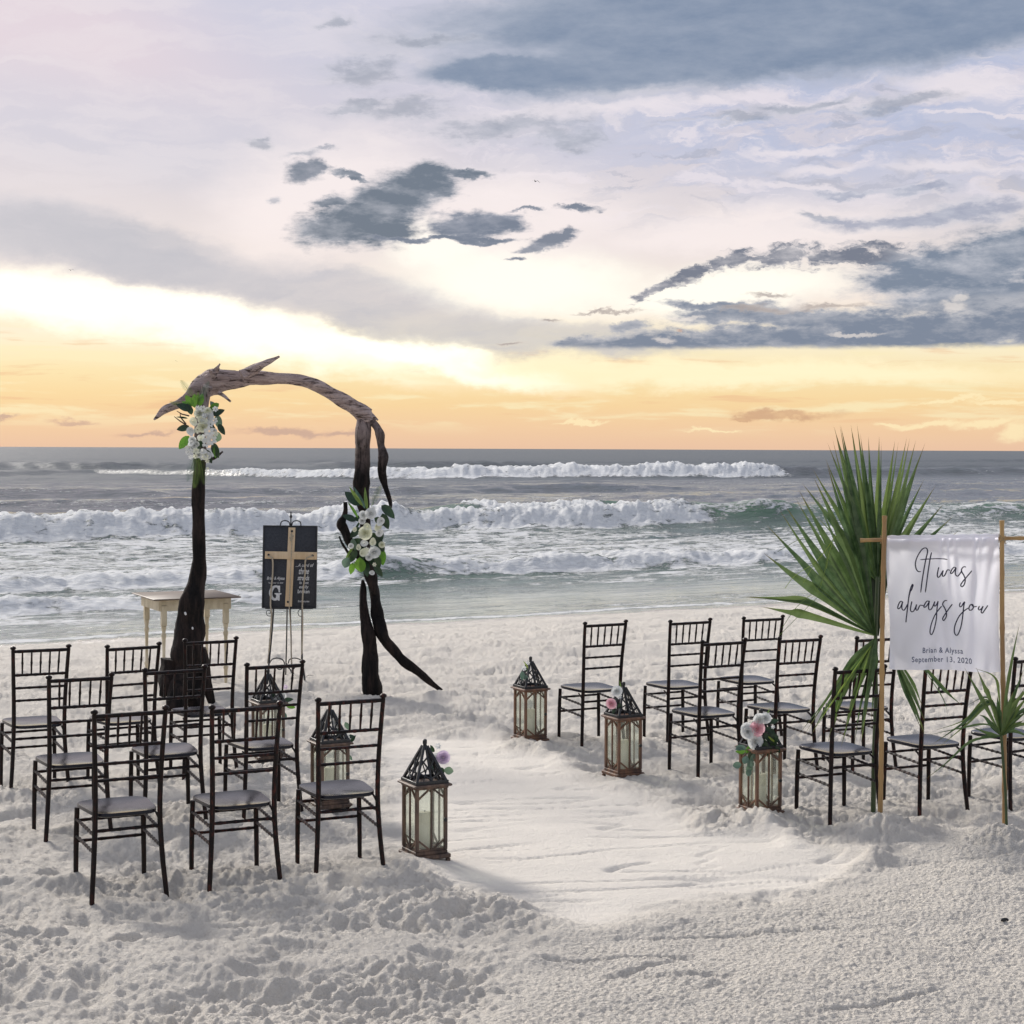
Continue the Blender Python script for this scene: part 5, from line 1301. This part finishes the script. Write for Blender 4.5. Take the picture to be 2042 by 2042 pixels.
big1 = fan('palm_leaf', 'huge green fan palm leaf spreading left of the banner', (1088, 1795), YF, [
    (-10, 1480, [(560, 1540), (300, 1500)], .8), (150, 1560, [(520, 1620), (380, 1600)], .9), (40, 1475, [(600, 1545), (420, 1520)], .5), (170, 1118, [(640, 1450), (400, 1290)]), (190, 882, [(700, 1440), (480, 1190)]), (300, 760, [(760, 1420), (520, 1090)], .7),
    (350, 728, [(760, 1330), (560, 1040)]), (430, 660, [(800, 1330), (600, 960)], .7), (455, 590, [(830, 1270), (660, 960)]), (585, 500, [(900, 1210), (745, 830)]), (600, 640, [(880, 1240), (740, 960)], .5), (690, 380, [(950, 1180), (830, 830)]),
    (742, 190, [(960, 1120), (860, 700)], .8), (756, 90, [(985, 1120), (880, 640)]), (800, 75, [(1010, 1100), (900, 600)], .9)], cp_, .072, MAT['palm'], .40, .07, 2)
c5 = lambda x, y: (1500 + x * .28054, 830 + y * .28054)
big2 = fan('palm_leaf', 'upright fan palm leaf rising above the banner with browned tips', (893, 1180), YF + .12, [
    (350, 470), (430, 375), (520, 300), (535, 190), (578, 65), (628, 62), (700, 55), (712, 110, None, .8), (745, 55), (768, 120, None, .8), (825, 140), (903, 135), (918, 180, None, .6), (1015, 168), (1040, 180, None, .6), (1100, 148), (1122, 150, None, .7),
    (1165, 165), (1230, 190), (1190, 300, None, .7), (1225, 440, None, .8), (1305, 490), (1365, 618), (1430, 712), (1477, 812), (860, 640, None, 1.2), (960, 660, None, 1.2), (450, 700, None, .5), (1000, 640, None, 1.2)], c5, .056, MAT['palm'], .42, .16, 3)
fan('palm_leaf', 'added folded palm leaf with painted-in shade behind the left bamboo pole', (893, 1560), YF + .20, [
    (800, 860, [(850, 1200)], 1.2), (835, 830, [(865, 1200)], 1.3), (880, 820, [(885, 1200)], 1.4), (920, 840, [(905, 1200)], 1.3), (960, 870, [(925, 1200)], 1.1), (780, 940, [(850, 1250)], .9), (860, 900, [(880, 1250)], 1.3)], c5, .060, MAT['palmd'], .6, .05, 12)  # extra leaf filling a shadowed area, the shade is in its colour
# stalk under both
stk = MB(); q = [W(x, y, YF + .02) - big1.location for x, y in ((1750, 1150), (1746, 1275), (1747, 1400), (1743, 1520), (1741, 1640))]; stk.tube([Vector(v) for v in spline([tuple(v) for v in q], 4)], [.012] * 8 + [.016] * 9, 8); stk.build('stalk', MAT['stem'], big1)
# drooping leaf in front of the chair
c4d = lambda x, y: (1600 + x * .12937, 1250 + y * .12937)
fan('drooping_palm_leaf', 'folded palm leaf drooping over a chair seat left of the bamboo pole', (1130, 170), YF - .22, [
    (20, 1680, [(800, 560), (430, 1040)], 1.2), (-90, 1700, [(780, 500), (400, 1080)], .9), (120, 1700, [(740, 700), (380, 1230)], 1.0), (380, 1850, [(640, 900), (500, 1350)]), (420, 1900, [(850, 640), (560, 1250)]), (590, 1880, [(1040, 450), (820, 1000), (690, 1500)], 1.2),
    (640, 1600, [(1000, 500), (780, 1100)], 1.0), (790, 1880, [(1060, 600), (900, 1200)], .9), (880, 1800, [(1080, 560), (970, 1200)], 1.3), (905, 1820, [(1095, 600), (1020, 1000), (950, 1500)], 1.1), (1060, 1500, [(1110, 700)], 1.1), (700, 1300, [(950, 500)], 1.2)], c4d, .034, MAT['palm'], .35, .08, 5)
fan('drooping_palm_leaf', 'yellow green palm leaflets hanging in front of the folded palm leaf', (1060, 290), YF - .30, [
    (440, 1900, [(700, 750), (520, 1250)], .7), (490, 1600, [(820, 640), (600, 1050)], .7), (150, 1640, [(640, 900), (350, 1330)], .5), (600, 1780, [(960, 650), (800, 1150)], .6), (400, 1750, [(640, 1000), (500, 1400)], .5)], c4d, .026, MAT['palm2'], .4, .05, 6)
# thin fibres
fib = empty('palm_fibres', W(1648, 1070, YF - .2)); tag(fib, 'thin curling dry palm fibres hanging left of the big fan leaf', 'palm fibres')
for pts in (((760, 985), (620, 1180), (440, 1300), (350, 1410)), ((740, 1030), (600, 1200), (500, 1370)), ((700, 1120), (640, 1380), (450, 1560), (330, 1730)), ((640, 970), (470, 1010), (290, 1110)), ((700, 1100), (680, 1260), (640, 1410)), ((660, 1440), (480, 1620), (300, 1800)), ((760, 980), (710, 1130), (690, 1250))):
    m = MB(); q = [W(*cp_(x, y), YF - .2) - fib.location for x, y in pts]; m.tube([Vector(v) for v in spline([tuple(v) for v in q], 5)] if len(q) > 2 else q, .0016, 4); m.build('fibre', MAT['palm2'], fib)
c3r = lambda x, y: (1740 + x * .22775, 1240 + y * .22775)
fan('palm_leaf', 'narrow palm leaflets hanging below the left half of the banner', (170, 260), YF - .2, [
    (462, 960, [(300, 600)], 1.3), (445, 985, [(270, 560)], .8), (470, 900, [(330, 580)], 1.0), (440, 750, [(340, 520)], .8), (465, 1010, [(350, 700)], .7)], c3r, .030, MAT['palm'], .55, .06, 8)
fan('palm_leaf', 'thin palm leaflets crossing the chair back under the banner', (330, 250), YF - .15, [
    (800, 748, [(590, 560)], 1.0), (745, 705, [(560, 500)], .6), (660, 820, [(600, 640)], .3)], c3r, .022, MAT['palm'], .5, .04, 9)
YS = 10.02
small = fan('small_palm', 'small palm leaf tied to the right bamboo pole, narrow leaflets reaching left', (1127, 1000), YS, [
    (800, 395, [(965, 690)], 1.0), (905, 395, [(1025, 660), (980, 560)], 1.1), (885, 402, [(1105, 640), (1062, 480)], .6), (500, 1090, [(1030, 700), (800, 880)], .9), (565, 1112, [(1040, 720), (820, 900)], .6), (440, 1002, [(1000, 900), (760, 935)], .5),
    (500, 965, [(1000, 680), (800, 860)], .5), (820, 735, [(1090, 800), (1000, 660)], .6), (430, 1402, [(1050, 1005), (850, 1050), (640, 1240)], .6), (925, 812, [(1060, 930), (990, 840)], .9), (860, 915, [(1030, 985)], .9), (900, 1000, [(1040, 1005)], .7),
    (1180, 560, [(1160, 800)], 1.3), (1292, -10, [(1165, 700), (1230, 300)], .8), (1230, 610, [(1190, 780)], 1.6), (1330, 400, [(1200, 760)], 1.2), (1340, 560, [(1210, 800)], 1.2), (1400, 600, [(1220, 830)], 1.2), (1390, 760, [(1230, 880)], 1.1), (1330, 860, [(1220, 915)], 1.2),
    (1500, 420, [(1220, 760)], 1.0), (1600, 620, [(1260, 820)], 1.0), (1560, 900, [(1260, 900)], .9), (1090, 640, [(1105, 800)], 1.2), (1050, 665, [(1085, 820)], 1.0), (1020, 850, [(1080, 930)], 1.0), (1440, 1040, [(1240, 960)], .8), (1260, 620, [(1200, 790)], 1.4)], c3r, .030, MAT['palm'], .5, .05, 10)
m = MB(); q = [W(*c3r(x, y), YS) - small.location for x, y in ((1127, 990), (1150, 1300), (1165, 1500), (1175, 1830))]; m.tube([Vector(v) for v in spline([tuple(v) for v in q], 4)], .0085, 7); m.build('stalk', MAT['stem'], small)

# ------------------------------------------------------------------ birds and a scrap
def bird(px, py, Y, span, bank, lab):
    p = W(px, py, Y); e = empty('seabird', p); e.rotation_euler = (0, bank, .5); tag(e, lab, 'bird', 'seabirds in the sky'); s = span
    m = MB(); m.tube([(0, -.22 * s, 0), (0, -.15 * s, .01 * s), (0, 0, .02 * s), (0, .12 * s, .015 * s), (0, .2 * s, .01 * s), (0, .26 * s, 0)], [.006 * s, .035 * s, .05 * s, .042 * s, .03 * s, .008 * s], 8); m.build('body', MAT['feather'], e)
    for sx in (-1, 1):
        def fn(u, v, sx=sx):
            c = .13 * (1 - .75 * v ** 1.5); return (sx * v * .5 * s, (u - .5) * c * s - .12 * v * v * s, (.16 * math.sin(min(1, v * 2) * math.pi / 2) - .30 * max(0, v - .35)) * s)
        m = MB(); m.add(*patch(fn, 3, 8)); vs2 = [(a, b, c - .012 * s) for a, b, c in m.v]; n0 = len(m.v); f0 = list(m.f)
        m.v += vs2; m.f += [tuple(reversed([i + n0 for i in f])) for f in f0]; m.build('wing', MAT['feather'], e)
bird(1068, 362, 200, 1.05, .1, 'gull gliding above the centre of the horizon clouds')
bird(141, 539, 230, .95, -.1, 'small distant seabird high over the left end of the sea')
bird(351, 720, 260, .5, .5, 'tiny far seabird just above the left end of the arch')
for (px, py, r, lab) in ((621, 1354, .032, 'small black scrap of seaweed lying on the sand right of the easel'), (2007, 1836, .020, 'tiny black scrap lying on the raked sand at the right edge of the photo')):
    p = at(px, py); z = gh(p.x, p.y); rn = random.Random(int(px)); m = MB()
    pts = [Vector((math.cos(t * .9) * r * (.4 + .25 * t), math.sin(t * .9) * r * .6, r * .2 + rn.uniform(0, .3) * r)) for t in range(6)]
    m.tube(pts, [r * .15, r * .34, r * .42, r * .3, r * .36, r * .1], 6); o = m.build('seaweed_scrap', MAT['pebble']); o.location = (p.x, p.y, z); tag(o, lab, 'seaweed')
